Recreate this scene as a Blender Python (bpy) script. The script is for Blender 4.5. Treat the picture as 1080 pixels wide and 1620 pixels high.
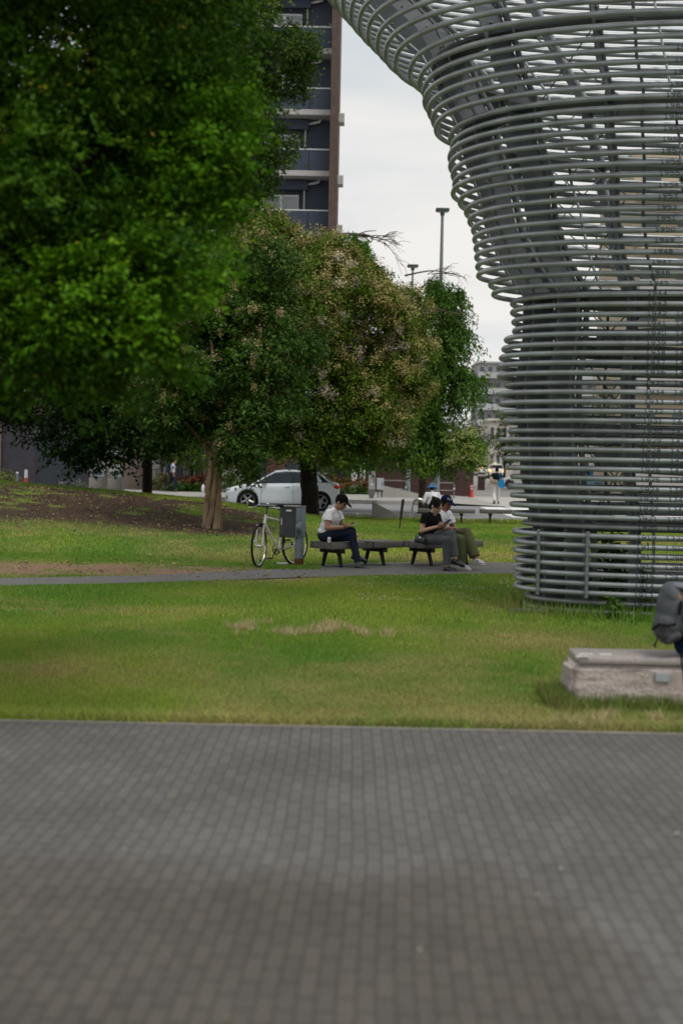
import bpy, bmesh, math, random
import numpy as np
from mathutils import Vector, Matrix
for o in list(bpy.data.objects): bpy.data.objects.remove(o)
SC = bpy.context.scene
COL = SC.collection
R = math.radians

# ------------------------------------------------------------------ camera
CAM_H, F_PX, PITCH, ROLL = 1.65, 2250.0, math.atan(75/2250.0), R(1.15)
cam_d = bpy.data.cameras.new('camera'); cam = bpy.data.objects.new('camera', cam_d); COL.objects.link(cam)
cam_d.sensor_fit = 'VERTICAL'; cam_d.sensor_height = 36.0; cam_d.lens = 50.0
cam_d.clip_start = 0.1; cam_d.clip_end = 3000
CM = Matrix.Rotation(R(90)-PITCH, 4, 'X') @ Matrix.Rotation(ROLL, 4, 'Z')
cam.matrix_world = Matrix.Translation((0, 0, CAM_H)) @ CM
cam_d.dof.use_dof = True; cam_d.dof.focus_distance = 23.5; cam_d.dof.aperture_fstop = 1.6
SC.camera = cam

# ------------------------------------------------------------------ sky, sun, exposure
SUN_EL, SUN_ROT = R(62), R(148)
w = bpy.data.worlds.new('World'); SC.world = w; w.use_nodes = True
nt = w.node_tree; N = nt.nodes; L = nt.links
bg = N['Background']; bg.inputs['Strength'].default_value = 0.1
sky = N.new('ShaderNodeTexSky'); sky.sky_type = 'NISHITA'; sky.sun_disc = False
sky.sun_elevation = SUN_EL; sky.sun_rotation = SUN_ROT
tc = N.new('ShaderNodeTexCoord'); mp = N.new('ShaderNodeMapping'); mp.inputs['Scale'].default_value = (1.6, 1.6, 9.0)
mp.inputs['Location'].default_value = (0.35, 0, 0.55)
no = N.new('ShaderNodeTexNoise'); no.inputs['Scale'].default_value = 1.5; no.inputs['Detail'].default_value = 5; no.inputs['Roughness'].default_value = .5
cr = N.new('ShaderNodeValToRGB'); cr.color_ramp.elements[0].position = .36; cr.color_ramp.elements[0].color = (5.75, 6.1, 6.3, 1)
cr.color_ramp.elements[1].position = .58; cr.color_ramp.elements[1].color = (7.75, 7.5, 7.15, 1)
mx = N.new('ShaderNodeMixRGB'); mx.inputs[0].default_value = .95
L.new(tc.outputs['Generated'], mp.inputs['Vector']); L.new(mp.outputs[0], no.inputs['Vector']); L.new(no.outputs['Fac'], cr.inputs[0])
L.new(sky.outputs[0], mx.inputs[1]); L.new(cr.outputs[0], mx.inputs[2]); L.new(mx.outputs[0], bg.inputs['Color'])
sd = bpy.data.lights.new('sun', 'SUN'); sd.energy = 1.5; sd.angle = R(22); sd.color = (1.0, .95, .88)
so = bpy.data.objects.new('sun', sd); COL.objects.link(so)
az = SUN_ROT  # nishita rotation is clockwise from +Y
sdir = Vector((math.sin(az)*math.cos(SUN_EL), math.cos(az)*math.cos(SUN_EL), math.sin(SUN_EL)))
so.rotation_euler = sdir.to_track_quat('Z', 'Y').to_euler()
SC.view_settings.view_transform = 'Standard'; SC.view_settings.look = 'None'
SC.view_settings.exposure = 0.25; SC.view_settings.gamma = 1.0
SC.cycles.max_bounces = 8; SC.cycles.use_denoising = True

# ------------------------------------------------------------------ placing helpers
CM3 = CM.to_3x3()
def ray(px, py):
    return CM3 @ Vector(((px-540)/F_PX, -(py-810)/F_PX, -1))
def P(px, py, Y):
    d = ray(px, py); t = Y/d.y
    return Vector((0, 0, CAM_H)) + d*t
def sstep(a, b, x):
    t = np.clip((np.asarray(x, float)-a)/(b-a), 0, 1); return t*t*(3-2*t)
MX = np.array([-30., -9.1, -6.3, -4.0, -2.9, -1.5, -.6, 1.5]); MH = np.array([1.45, .98, .80, .63, .50, .33, .2, 0.])
def gz(x, y):
    x = np.asarray(x, float); y = np.asarray(y, float)
    return np.interp(x, MX, MH)*sstep(24, 37.5, y)*(1-sstep(39.3, 43.0, y))
def G(px, py, y0=3., y1=44.):
    d = ray(px, py)
    for i in range(4000):
        y = y0+(y1-y0)*i/4000.; t = y/d.y
        if CAM_H+d.z*t <= float(gz(d.x*t, y)): break
    return Vector((d.x*t, y, float(gz(d.x*t, y))))

# ------------------------------------------------------------------ noise for numpy
class VN:
    def __init__(s, seed): s.t = np.random.RandomState(seed).rand(256, 256)
    def __call__(s, x, y):
        x = np.asarray(x, float); y = np.asarray(y, float)
        xi = np.floor(x).astype(int); yi = np.floor(y).astype(int); fx = x-xi; fy = y-yi
        fx = fx*fx*(3-2*fx); fy = fy*fy*(3-2*fy); t = s.t
        a = t[xi % 256, yi % 256]; b = t[(xi+1) % 256, yi % 256]; c = t[xi % 256, (yi+1) % 256]; d = t[(xi+1) % 256, (yi+1) % 256]
        return (a*(1-fx)+b*fx)*(1-fy)+(c*(1-fx)+d*fx)*fy
def fbm(n, x, y, o=4):
    v = 0; a = .5; s = 0
    for i in range(o):
        v = v+a*n(x*2**i+i*17.3, y*2**i+i*9.1); s += a; a *= .55
    return v/s

# ------------------------------------------------------------------ materials
def M(name, rgb, rough=.7, metal=0., var=.12, vscale=6., bump=0., bscale=40., spec=.5, coat=0., rgb2=None, stretch=None, emit=0., alpha=1., trans=0.):
    m = bpy.data.materials.new(name); m.use_nodes = True; nt = m.node_tree; N = nt.nodes; L = nt.links
    b = N['Principled BSDF']; b.inputs['Roughness'].default_value = rough; b.inputs['Metallic'].default_value = metal
    b.inputs['Specular IOR Level'].default_value = spec if (spec != .5 or rough < .6) else .18; b.inputs['Coat Weight'].default_value = coat
    b.inputs['Transmission Weight'].default_value = trans
    tc = N.new('ShaderNodeTexCoord'); src = tc.outputs['Object']
    if stretch:
        mp = N.new('ShaderNodeMapping'); mp.inputs['Scale'].default_value = stretch; L.new(src, mp.inputs[0]); src = mp.outputs[0]
    n = N.new('ShaderNodeTexNoise'); n.inputs['Scale'].default_value = vscale; n.inputs['Detail'].default_value = 6; L.new(src, n.inputs['Vector'])
    r = N.new('ShaderNodeValToRGB'); e = r.color_ramp.elements; e[0].position = .3; e[1].position = .7
    c2 = rgb2 or tuple(min(1, c*(1+var)) for c in rgb); c1 = rgb if rgb2 else tuple(c*(1-var) for c in rgb)
    e[0].color = (*c1, 1); e[1].color = (*c2, 1); L.new(n.outputs['Fac'], r.inputs[0]); L.new(r.outputs[0], b.inputs['Base Color'])
    if bump:
        n2 = N.new('ShaderNodeTexNoise'); n2.inputs['Scale'].default_value = bscale; n2.inputs['Detail'].default_value = 8; L.new(src, n2.inputs['Vector'])
        bp = N.new('ShaderNodeBump'); bp.inputs['Strength'].default_value = 1; bp.inputs['Distance'].default_value = bump
        L.new(n2.outputs['Fac'], bp.inputs['Height']); L.new(bp.outputs[0], b.inputs['Normal'])
    if emit:
        b.inputs['Emission Color'].default_value = (*rgb, 1); b.inputs['Emission Strength'].default_value = emit
    return m
def brick_mat(name, c1, c2, mortar, bw, bh, rough=.85, ms=.008, swap=False, bump=.004, wall=False, stain=None):
    m = bpy.data.materials.new(name); m.use_nodes = True; nt = m.node_tree; N = nt.nodes; L = nt.links
    b = N['Principled BSDF']; b.inputs['Roughness'].default_value = rough; b.inputs['Specular IOR Level'].default_value = .25
    g = N.new('ShaderNodeNewGeometry'); sp = N.new('ShaderNodeSeparateXYZ'); cb = N.new('ShaderNodeCombineXYZ'); L.new(g.outputs['Position'], sp.inputs[0])
    if wall:
        ad = N.new('ShaderNodeMath'); L.new(sp.outputs[0], ad.inputs[0]); L.new(sp.outputs[1], ad.inputs[1]); L.new(ad.outputs[0], cb.inputs[0]); L.new(sp.outputs[2], cb.inputs[1])
    elif swap: L.new(sp.outputs[1], cb.inputs[0]); L.new(sp.outputs[0], cb.inputs[1])
    else: L.new(sp.outputs[0], cb.inputs[0]); L.new(sp.outputs[1], cb.inputs[1])
    src = cb.outputs[0]
    if swap:
        # courses wander a little, as laid paving does
        nw = N.new('ShaderNodeTexNoise'); nw.inputs['Scale'].default_value = .28; L.new(src, nw.inputs['Vector'])
        sc = N.new('ShaderNodeVectorMath'); sc.operation = 'SCALE'; sc.inputs['Scale'].default_value = .16; L.new(nw.outputs['Color'], sc.inputs[0])
        av = N.new('ShaderNodeVectorMath'); L.new(src, av.inputs[0]); L.new(sc.outputs[0], av.inputs[1]); src = av.outputs[0]
        mr = N.new('ShaderNodeMapping'); mr.inputs['Rotation'].default_value = (0, 0, R(-1.2)); L.new(src, mr.inputs[0])
        m2_ = N.new('ShaderNodeMapping'); m2_.inputs['Scale'].default_value = (.42, 1, 1); L.new(mr.outputs[0], m2_.inputs[0]); src = m2_.outputs[0]
    t = N.new('ShaderNodeTexBrick'); t.inputs['Scale'].default_value = 1; t.inputs['Brick Width'].default_value = bw; t.inputs['Row Height'].default_value = bh
    t.inputs['Mortar Size'].default_value = ms; t.inputs['Mortar Smooth'].default_value = .3; t.inputs['Bias'].default_value = 0
    t.inputs['Color1'].default_value = (*c1, 1); t.inputs['Color2'].default_value = (*c2, 1); t.inputs['Mortar'].default_value = (*mortar, 1); L.new(src, t.inputs['Vector'])
    n = N.new('ShaderNodeTexNoise'); n.inputs['Scale'].default_value = 1.1 if not wall else 2; n.inputs['Detail'].default_value = 9; n.inputs['Roughness'].default_value = .65; L.new(g.outputs['Position'], n.inputs['Vector'])
    r = N.new('ShaderNodeValToRGB'); r.color_ramp.elements[0].position = .35; r.color_ramp.elements[1].position = .68
    r.color_ramp.elements[0].color = (.84, .83, .82, 1); r.color_ramp.elements[1].color = (1.1, 1.1, 1.1, 1); L.new(n.outputs['Fac'], r.inputs[0])
    mu = N.new('ShaderNodeMixRGB'); mu.blend_type = 'MULTIPLY'; mu.inputs[0].default_value = 1; L.new(t.outputs['Color'], mu.inputs[1]); L.new(r.outputs[0], mu.inputs[2]); out = mu.outputs[0]
    # fine grain
    n3 = N.new('ShaderNodeTexNoise'); n3.inputs['Scale'].default_value = 60; n3.inputs['Detail'].default_value = 4; L.new(g.outputs['Position'], n3.inputs['Vector'])
    r3 = N.new('ShaderNodeValToRGB'); r3.color_ramp.elements[0].position = .3; r3.color_ramp.elements[1].position = .7; r3.color_ramp.elements[0].color = (.8, .8, .8, 1); r3.color_ramp.elements[1].color = (1.2, 1.2, 1.2, 1); L.new(n3.outputs['Fac'], r3.inputs[0])
    m3 = N.new('ShaderNodeMixRGB'); m3.blend_type = 'MULTIPLY'; m3.inputs[0].default_value = 1; L.new(out, m3.inputs[1]); L.new(r3.outputs[0], m3.inputs[2]); out = m3.outputs[0]
    if stain:
        # a brown muddy stain with an irregular edge, lying where the photograph has it (y < ~6 m, x < ~1.1 m)
        nz = N.new('ShaderNodeTexNoise'); nz.inputs['Scale'].default_value = 1.6; nz.inputs['Detail'].default_value = 6; L.new(g.outputs['Position'], nz.inputs['Vector'])
        def math_(op, a, b_):
            q = N.new('ShaderNodeMath'); q.operation = op
            for i, v in enumerate((a, b_)):
                if isinstance(v, (int, float)): q.inputs[i].default_value = v
                else: L.new(v, q.inputs[i])
            return q.outputs[0]
        yy = math_('ADD', sp.outputs[1], math_('MULTIPLY', math_('SUBTRACT', nz.outputs['Fac'], .5), 1.3))
        xx = math_('ADD', sp.outputs[0], math_('MULTIPLY', math_('SUBTRACT', nz.outputs['Fac'], .5), .8))
        def mrange(v, a, b_):
            q = N.new('ShaderNodeMapRange'); q.inputs['From Min'].default_value = a; q.inputs['From Max'].default_value = b_; q.inputs['To Min'].default_value = 1; q.inputs['To Max'].default_value = 0; L.new(v, q.inputs['Value']); return q.outputs[0]
        k = math_('MULTIPLY', mrange(yy, 5.35, 6.0), mrange(xx, .75, .95)); k = math_('MULTIPLY', k, .85)
        ms_ = N.new('ShaderNodeMixRGB'); ms_.blend_type = 'MULTIPLY'; L.new(k, ms_.inputs[0]); L.new(out, ms_.inputs[1]); ms_.inputs[2].default_value = (*stain, 1); out = ms_.outputs[0]
    L.new(out, b.inputs['Base Color'])
    bp = N.new('ShaderNodeBump'); bp.inputs['Distance'].default_value = bump; L.new(t.outputs['Fac'], bp.inputs['Height']); bp.invert = True; L.new(bp.outputs[0], b.inputs['Normal'])
    return m
def attr_mat(name, attr='col', rough=.8, trans=.0, bump=0., gain=1.):
    m = bpy.data.materials.new(name); m.use_nodes = True; nt = m.node_tree; N = nt.nodes; L = nt.links
    b = N['Principled BSDF']; b.inputs['Roughness'].default_value = rough; b.inputs['Specular IOR Level'].default_value = .3
    a = N.new('ShaderNodeAttribute'); a.attribute_name = attr; out = a.outputs['Color']
    if bump:
        tcg = N.new('ShaderNodeNewGeometry'); n2 = N.new('ShaderNodeTexNoise'); n2.inputs['Scale'].default_value = 25; n2.inputs['Detail'].default_value = 8; L.new(tcg.outputs['Position'], n2.inputs['Vector'])
        bp = N.new('ShaderNodeBump'); bp.inputs['Distance'].default_value = bump; L.new(n2.outputs['Fac'], bp.inputs['Height']); L.new(bp.outputs[0], b.inputs['Normal'])
        r = N.new('ShaderNodeValToRGB'); r.color_ramp.elements[0].position = .35; r.color_ramp.elements[1].position = .65; r.color_ramp.elements[0].color = (.6, .6, .6, 1); r.color_ramp.elements[1].color = (1.3, 1.3, 1.3, 1); L.new(n2.outputs['Fac'], r.inputs[0])
        mu = N.new('ShaderNodeMixRGB'); mu.blend_type = 'MULTIPLY'; mu.inputs[0].default_value = 1; L.new(out, mu.inputs[1]); L.new(r.outputs[0], mu.inputs[2]); out = mu.outputs[0]
    L.new(out, b.inputs['Base Color'])
    if trans:
        t = N.new('ShaderNodeBsdfTranslucent'); L.new(out, t.inputs['Color']); x = N.new('ShaderNodeMixShader'); x.inputs[0].default_value = trans
        L.new(b.outputs[0], x.inputs[1]); L.new(t.outputs[0], x.inputs[2]); L.new(x.outputs[0], N['Material Output'].inputs['Surface'])
    return m

# ------------------------------------------------------------------ mesh helpers
def link(o, parent=None, **kw):
    COL.objects.link(o)
    if parent: o.parent = parent
    for k, v in kw.items(): o[k] = v
    return o
def thing(name, label, cat, loc=(0, 0, 0), rz=0., group=None):
    o = bpy.data.objects.new(name, None); COL.objects.link(o); o.location = loc; o.rotation_euler = (0, 0, rz); o.empty_display_size = .2
    o['label'] = label; o['category'] = cat
    if group: o['group'] = group
    return o
def tag(o, label, cat, group=None):
    o['label'] = label; o['category'] = cat
    if group: o['group'] = group
    return o
class MB:
    """collects simple solids into one mesh"""
    def __init__(s): s.v = []; s.f = []
    def add(s, v, f):
        n = len(s.v); s.v += [tuple(a) for a in v]; s.f += [tuple(i+n for i in q) for q in f]; return s
    def box(s, c, size, rz=0., bev=0., M4=None):
        x, y, z = (a/2 for a in size)
        if bev <= 0:
            v = [Vector((i, j, k)) for i in (-x, x) for j in (-y, y) for k in (-z, z)]
            f = [(0, 1, 3, 2), (4, 6, 7, 5), (0, 4, 5, 1), (2, 3, 7, 6), (0, 2, 6, 4), (1, 5, 7, 3)]
        else:
            bm = bmesh.new(); bmesh.ops.create_cube(bm, size=1); bmesh.ops.scale(bm, vec=size, verts=bm.verts)
            bmesh.ops.bevel(bm, geom=list(bm.edges), offset=bev, segments=2, affect='EDGES', profile=.5)
            bm.verts.index_update(); v = [a.co.copy() for a in bm.verts]; f = [[q.index for q in p.verts] for p in bm.faces]; bm.free()
        m = Matrix.Translation(c) @ (M4 if M4 is not None else Matrix.Rotation(rz, 4, 'Z'))
        return s.add([m @ a for a in v], f)
    def tube(s, pts, rad, seg=8, cap=True, closed=False):
        pts = [Vector(p) for p in pts]; n = len(pts); rad = rad if hasattr(rad, '__len__') else [rad]*n
        v = []; f = []; up = None
        for i, p in enumerate(pts):
            if closed: d = (pts[(i+1) % n]-pts[i-1])
            else: d = pts[min(i+1, n-1)]-pts[max(i-1, 0)]
            d.normalize()
            if up is None: up = d.orthogonal().normalized() if abs(d.z) > .9 else Vector((0, 0, 1))
            a = d.cross(up)
            if a.length < 1e-4: a = d.orthogonal()
            a.normalize(); up = a.cross(d).normalized()
            for k in range(seg):
                t = 2*math.pi*k/seg; v.append(p+(a*math.cos(t)+up*math.sin(t))*rad[i])
        m = n if closed else n-1
        for i in range(m):
            for k in range(seg):
                j = (i+1) % n; f.append((i*seg+k, i*seg+(k+1) % seg, j*seg+(k+1) % seg, j*seg+k))
        if cap and not closed: f.append(tuple(range(seg))[::-1]); f.append(tuple((n-1)*seg+k for k in range(seg)))
        return s.add(v, f)
    def ell(s, c, r, axes=None, seg=16, rings=10, zmin=-1., zmax=1.):
        """ellipsoid; axes = 3 column vectors; may be cut to a latitude band"""
        A = axes or (Vector((1, 0, 0)), Vector((0, 1, 0)), Vector((0, 0, 1))); c = Vector(c); v = []; f = []
        a0 = math.asin(zmin); a1 = math.asin(zmax)
        for i in range(rings+1):
            a = a0+(a1-a0)*i/rings
            for k in range(seg):
                t = 2*math.pi*k/seg; v.append(c+A[0]*(r[0]*math.cos(a)*math.cos(t))+A[1]*(r[1]*math.cos(a)*math.sin(t))+A[2]*(r[2]*math.sin(a)))
        for i in range(rings):
            for k in range(seg): f.append((i*seg+k, i*seg+(k+1) % seg, (i+1)*seg+(k+1) % seg, (i+1)*seg+k))
        f.append(tuple(range(seg))[::-1]); f.append(tuple(rings*seg+k for k in range(seg)))
        return s.add(v, f)
    def cone(s, a, b, ra, rb, seg=12):
        a = Vector(a); b = Vector(b); s.tube([a, b], [ra, rb], seg); s.ell(a, (ra,)*3, seg=seg, rings=8); s.ell(b, (rb,)*3, seg=seg, rings=8); return s
    def prism(s, poly, y0, y1):
        """polygon in x,z extruded along y"""
        n = len(poly); v = [(p[0], y0, p[1]) for p in poly]+[(p[0], y1, p[1]) for p in poly]
        f = [tuple(range(n)), tuple(range(2*n-1, n-1, -1))]+[(i, i+n, (i+1) % n+n, (i+1) % n) for i in range(n)]
        return s.add(v, f)
    def build(s, name, mat, parent=None, smooth=False, fix=True, **kw):
        me = bpy.data.meshes.new(name); me.from_pydata([tuple(a) for a in s.v], [], s.f); me.update()
        if fix:
            bm = bmesh.new(); bm.from_mesh(me); bmesh.ops.recalc_face_normals(bm, faces=bm.faces); bm.to_mesh(me); bm.free()
        me.materials.append(mat)
        if smooth:
            me.polygons.foreach_set('use_smooth', [True]*len(me.polygons))
            try: me.set_sharp_from_angle(angle=R(40))
            except Exception: pass
        o = bpy.data.objects.new(name, me); return link(o, parent, **kw)
def remeshed(mb, name, mat, parent, vox=.008, smooth=4, **kw):
    o = mb.build(name, mat, None, fix=False)
    m = o.modifiers.new('r', 'REMESH'); m.mode = 'VOXEL'; m.voxel_size = vox; m.use_smooth_shade = True
    if smooth: k = o.modifiers.new('s', 'SMOOTH'); k.iterations = smooth; k.factor = .5
    dg = bpy.context.evaluated_depsgraph_get(); me = bpy.data.meshes.new_from_object(o.evaluated_get(dg)); old = o.data; o.modifiers.clear(); o.data = me; bpy.data.meshes.remove(old)
    if not me.materials: me.materials.append(mat)
    me.polygons.foreach_set('use_smooth', [True]*len(me.polygons)); o.parent = parent
    for k, v in kw.items(): o[k] = v
    return o
def np_mesh(name, verts, faces_n, idx, mat, parent=None, attr=None, acol=None, domain='FACE', smooth=False):
    """fast mesh: verts (n,3), idx flat loop indices, faces of constant size faces_n"""
    me = bpy.data.meshes.new(name); nf = len(idx)//faces_n
    me.vertices.add(len(verts)); me.vertices.foreach_set('co', np.ascontiguousarray(verts, dtype=np.float32).ravel())
    me.loops.add(len(idx)); me.loops.foreach_set('vertex_index', np.ascontiguousarray(idx, dtype=np.int32))
    me.polygons.add(nf); me.polygons.foreach_set('loop_start', np.arange(0, nf*faces_n, faces_n, dtype=np.int32))
    try: me.polygons.foreach_set('loop_total', np.full(nf, faces_n, dtype=np.int32))
    except Exception: pass
    if smooth: me.polygons.foreach_set('use_smooth', np.ones(nf, dtype=bool))
    me.update(calc_edges=True)
    if acol is not None:
        a = me.attributes.new(attr or 'col', 'FLOAT_COLOR', domain); c = np.ones((len(acol), 4), np.float32); c[:, :3] = acol; a.data.foreach_set('color', c.ravel())
    me.materials.append(mat); o = bpy.data.objects.new(name, me); return link(o, parent)
# ------------------------------------------------------------------ the ground, paving, lawn, path, road
n1, n2, n3 = VN(1), VN(2), VN(3)
def soil_mask(x, y):
    """0 grass .. 1 bare soil / leaf litter"""
    a = fbm(n1, x*.55, y*.8); b = fbm(n2, x*1.7, y*2.4)
    band = sstep(19.3, 20.2, y)*(1-sstep(21.6, 24.6, y))*(1-sstep(-.9, .3, x))
    s1 = band*np.clip((a*.6+b*.5-.26)*4, 0, 1)
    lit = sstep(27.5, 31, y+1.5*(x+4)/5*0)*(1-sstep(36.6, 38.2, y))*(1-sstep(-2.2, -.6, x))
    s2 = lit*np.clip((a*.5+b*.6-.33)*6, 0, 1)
    s3 = np.exp(-((x+2.83)**2+(y-30.6)**2)/1.3)
    return np.clip(s1+s3*.5, 0, 1), np.clip(s2+s3*.6, 0, 1)
def dry_mask(x, y):
    a = fbm(n3, x*.5, y*.45); b = fbm(n2, x*3.1+7, y*3.1)
    near = .35*np.exp(-((x-2.4)**2/3.5+(y-11.8)**2/5))+.75*(fbm(n2, x*5, y*3.1, 2)-.12)*np.exp(-((x+.2)**2/.8+(y-14.1)**2/.4))+.5*np.exp(-((x-1.6)**2/.5+(y-14.0)**2/.3))+.45*np.exp(-((x-1.7)**2/1.5+(y-9.3)**2/.25))
    near = near+.25*np.exp(-((y-25.5)**2)/2.5)
    return np.clip((a-.47)*2.2+near+(b-.5)*.7, 0, 1)
def lawn_col(x, y):
    g = np.array([.130, .26, .028]); yl = np.array([.33, .41, .055]); dr = np.array([.50, .40, .17]); so_ = np.array([.15, .105, .065]); li_shaded = np.array([.045, .026, .014])
    a = fbm(n1, x*.35+3, y*.22+9); t = np.clip((a-.38)*3.2, 0, 1)[..., None]
    c = g*(1-t*.75)+yl*t*.75
    d = dry_mask(x, y)[..., None]; c = c*(1-d*.7)+dr*d*.7
    return c
def build_grid(name, x0, x1, y0, y1, dx, dy, zf, mat, colf=None, **kw):
    xs = np.arange(x0, x1+1e-6, dx); ys = np.arange(y0, y1+1e-6, dy); X, Y = np.meshgrid(xs, ys); Z = zf(X, Y)
    v = np.stack([X, Y, Z], -1).reshape(-1, 3); nx = len(xs); ny = len(ys)
    i = np.arange(nx*ny).reshape(ny, nx); q = np.stack([i[:-1, :-1], i[:-1, 1:], i[1:, 1:], i[1:, :-1]], -1).ravel()
    o = np_mesh(name, v, 4, q, mat, acol=None if colf is None else colf(X, Y).reshape(-1, 3), domain='POINT', smooth=True)
    for k, vv in kw.items(): o[k] = vv
    return o
asphalt = M('asphalt', (.12, .125, .13), .9, var=.1, vscale=3, bump=.004, bscale=60)
asphalt_path = M('path_asphalt', (.13, .13, .125), .92, var=.14, vscale=5, bump=.006, bscale=90)
concrete = M('concrete', (.33, .32, .30), .85, var=.12, vscale=1.2, bump=.003, bscale=50)
concrete_d = M('kerb_stone', (.17, .165, .155), .85, var=.2, vscale=4, bump=.004, bscale=60)
# far ground sheet
def farz(x, y): return -.03+.62*sstep(95, 165, y)+0*x
xs = [-900, -300, -80, -30, 0, 30, 80, 300, 900]; ys = [-30, 0, 20, 43, 60, 80, 95, 105, 115, 125, 135, 145, 155, 165, 200, 400, 1500]
gm = MB(); v = [(x, y, float(farz(x, y))) for y in ys for x in xs]; nx = len(xs)
gm.add(v, [(j*nx+i, j*nx+i+1, (j+1)*nx+i+1, (j+1)*nx+i) for j in range(len(ys)-1) for i in range(nx-1)]); gm.build('ground', M('far_ground', (.24, .235, .225), .9, vscale=.3), kind='structure')
paver = brick_mat('clinker_pavers', (.134, .131, .128), (.112, .110, .108), (.078, .075, .070), .24*.42, .0615, rough=.8, ms=.0038, swap=True, bump=.004, stain=(.70, .635, .56))
build_grid('paving', -14, 14, -8.13, 8.87, .5, .5, lambda x, y: 0*x, paver, kind='structure')
MB().box((0, 8.885, -.01), (28, .035, .035), bev=.004).build('lawn_edging', M('edging_steel', (.24, .225, .20), .8), kind='structure')

def ground_col(x, y):
    c = lawn_col(x, y)*.62; s1, s2 = soil_mask(x, y); so_ = np.array([.20, .125, .075]); li_shaded = np.array([.045, .026, .015])  # leaf-litter colour on the mound, darkened to stand in for tree shade
    v = (.75+.5*fbm(n2, x*4, y*4))[..., None]
    c = c*(1-s1[..., None])+so_*v*s1[..., None]; c = c*(1-s2[..., None])+li_shaded*v*s2[..., None]
    return c
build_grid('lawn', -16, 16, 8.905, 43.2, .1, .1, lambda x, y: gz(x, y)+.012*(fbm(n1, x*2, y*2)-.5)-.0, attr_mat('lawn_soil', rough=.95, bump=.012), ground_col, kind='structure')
# asphalt path across the lawn
def path_edges(x):
    near = np.interp(x, [-16, -5.4, -2.9, -.6, .8, 2.4, 3.0, 16], [15.2, 17.7, 18.9, 20.5, 21.3, 22.0, 22.2, 22.9]); far = np.interp(x, [-16, -5.4, -2.9, -1.0, -.2, .6, 2.6, 16], [16.4, 19.0, 20.2, 22.0, 23.3, 24.0, 24.6, 25.2])
    return near, far
xs = np.arange(-16, 16.01, .25); ne, fa = path_edges(xs)
wob = .05*(fbm(n1, xs*1.3, xs*0)-.5); T = np.linspace(0, 1, 9)
v = np.array([(x, (ne[i]+wob[i])*(1-t)+(fa[i]-wob[i])*t, float(gz(x, ne[i]*(1-t)+fa[i]*t))+.011) for i, x in enumerate(xs) for t in T])
i = np.arange(len(v)).reshape(len(xs), 9); q = np.stack([i[:-1, :-1], i[1:, :-1], i[1:, 1:], i[:-1, 1:]], -1).ravel()
np_mesh('path', v, 4, q, asphalt_path, smooth=True)['kind'] = 'structure'
# strip behind the lawn, kerb, road, far kerb and pavement
MB().box((0, 43.9, -.005), (80, 1.5, .03)).build('footway_strip', concrete, kind='structure')
kb = MB()
for k in range(44):
    x = -40+k*1.0
    if x < 3.2: kb.box((x, 44.85, .055), (.985, .18, .15), bev=.01)
kb.build('near_kerb', concrete_d, kind='structure')
MB().box((0, 52.7, -.02), (160, 15.5, .03)).build('road', M('road_asphalt', (.22, .225, .235), .9, var=.08, vscale=1.5), kind='structure')
kb = MB()
for k in range(60):
    x = -58+k*1.0
    if x < 3.0: kb.box((x, 60.5, .07), (.985, .2, .19), bev=.01)
kb.box((3.6, 60.5, .03), (1.0, .2, .10), bev=.01)
kb.build('far_kerb', concrete_d, kind='structure')
MB().box((-28, 70.6, .06), (63, 20, .18)).build('pavement', concrete, kind='structure')
MB().add([(3.5, 60.61, .145), (7.0, 60.61, .0), (7.0, 80.6, .0), (3.5, 80.6, .145)], [(0, 1, 2, 3)]).build('pavement_ramp', concrete, kind='structure')
MB().box((28, 70.6, -.012), (42, 20, .024)).build('crossing_apron', M('pale_concrete', (.42, .41, .385), .85, vscale=.8), kind='structure')
# white crossing bars painted on the road (worn, with cracks), plus lane line
wp = M('worn_white_paint', (.66, .67, .68), .8, rgb2=(.8, .8, .8), vscale=3)
zb = MB()
for k in range(9): zb.box((6.2+k*1.0, 53.4, .0012), (.92, 11.5, .006))
zb.build('crossing_marking', wp, kind='structure')
MB().box((-1.2, 48.2, .0012), (5.5, .9, .006)).build('stop_marking', wp, kind='structure')

# ---- grass blades: nobody could count them
def blades(name, n, xr, yr, h, wd, seed, keep=True, lean=.35, colmul=1., maskf=None, wfun=None):
    rs = np.random.RandomState(seed); x = rs.uniform(*xr, n); y = np.sqrt(rs.uniform(yr[0]**2, yr[1]**2, n)) if wfun else rs.uniform(*yr, n)
    if wfun: x = rs.uniform(-1, 1, n)*wfun(y)
    if keep:
        s1, s2 = soil_mask(x, y); ne, fa = path_edges(x); m = rs.rand(n) > np.clip(s1*1.05+s2*1.05, 0, .985); m &= (y < ne-.02) | (y > fa+.02)
        m &= ~((x > 1.58) & (x < 4.6) & (y > 9.90) & (y < 10.45))
        if maskf is not None: m &= maskf(x, y, rs)
        x = x[m]; y = y[m]
    elif maskf is not None:
        m = maskf(x, y, rs); x = x[m]; y = y[m]
    n = len(x); z = gz(x, y); d = dry_mask(x, y); H = h*(.5+rs.rand(n))*(1-.25*d); W = wd*(.6+.8*rs.rand(n))
    a = rs.uniform(0, 2*np.pi, n); b = rs.uniform(0, 2*np.pi, n); l = H*lean*rs.rand(n)*2
    dx = np.cos(a)*W/2; dy = np.sin(a)*W/2; tx = np.cos(b)*l; ty = np.sin(b)*l
    v = np.empty((n, 3, 3)); v[:, 0] = np.stack([x-dx, y-dy, z-.002], -1); v[:, 1] = np.stack([x+dx, y+dy, z-.002], -1); v[:, 2] = np.stack([x+tx, y+ty, z+H], -1)
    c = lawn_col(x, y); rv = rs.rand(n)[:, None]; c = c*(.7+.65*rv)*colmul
    dry = (rs.rand(n) < (.05+.35*d))[:, None]; c = np.where(dry, np.array([.30, .24, .11])*(.7+.5*rv), c)
    return v.reshape(-1, 3), np.arange(3*n), c
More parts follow.
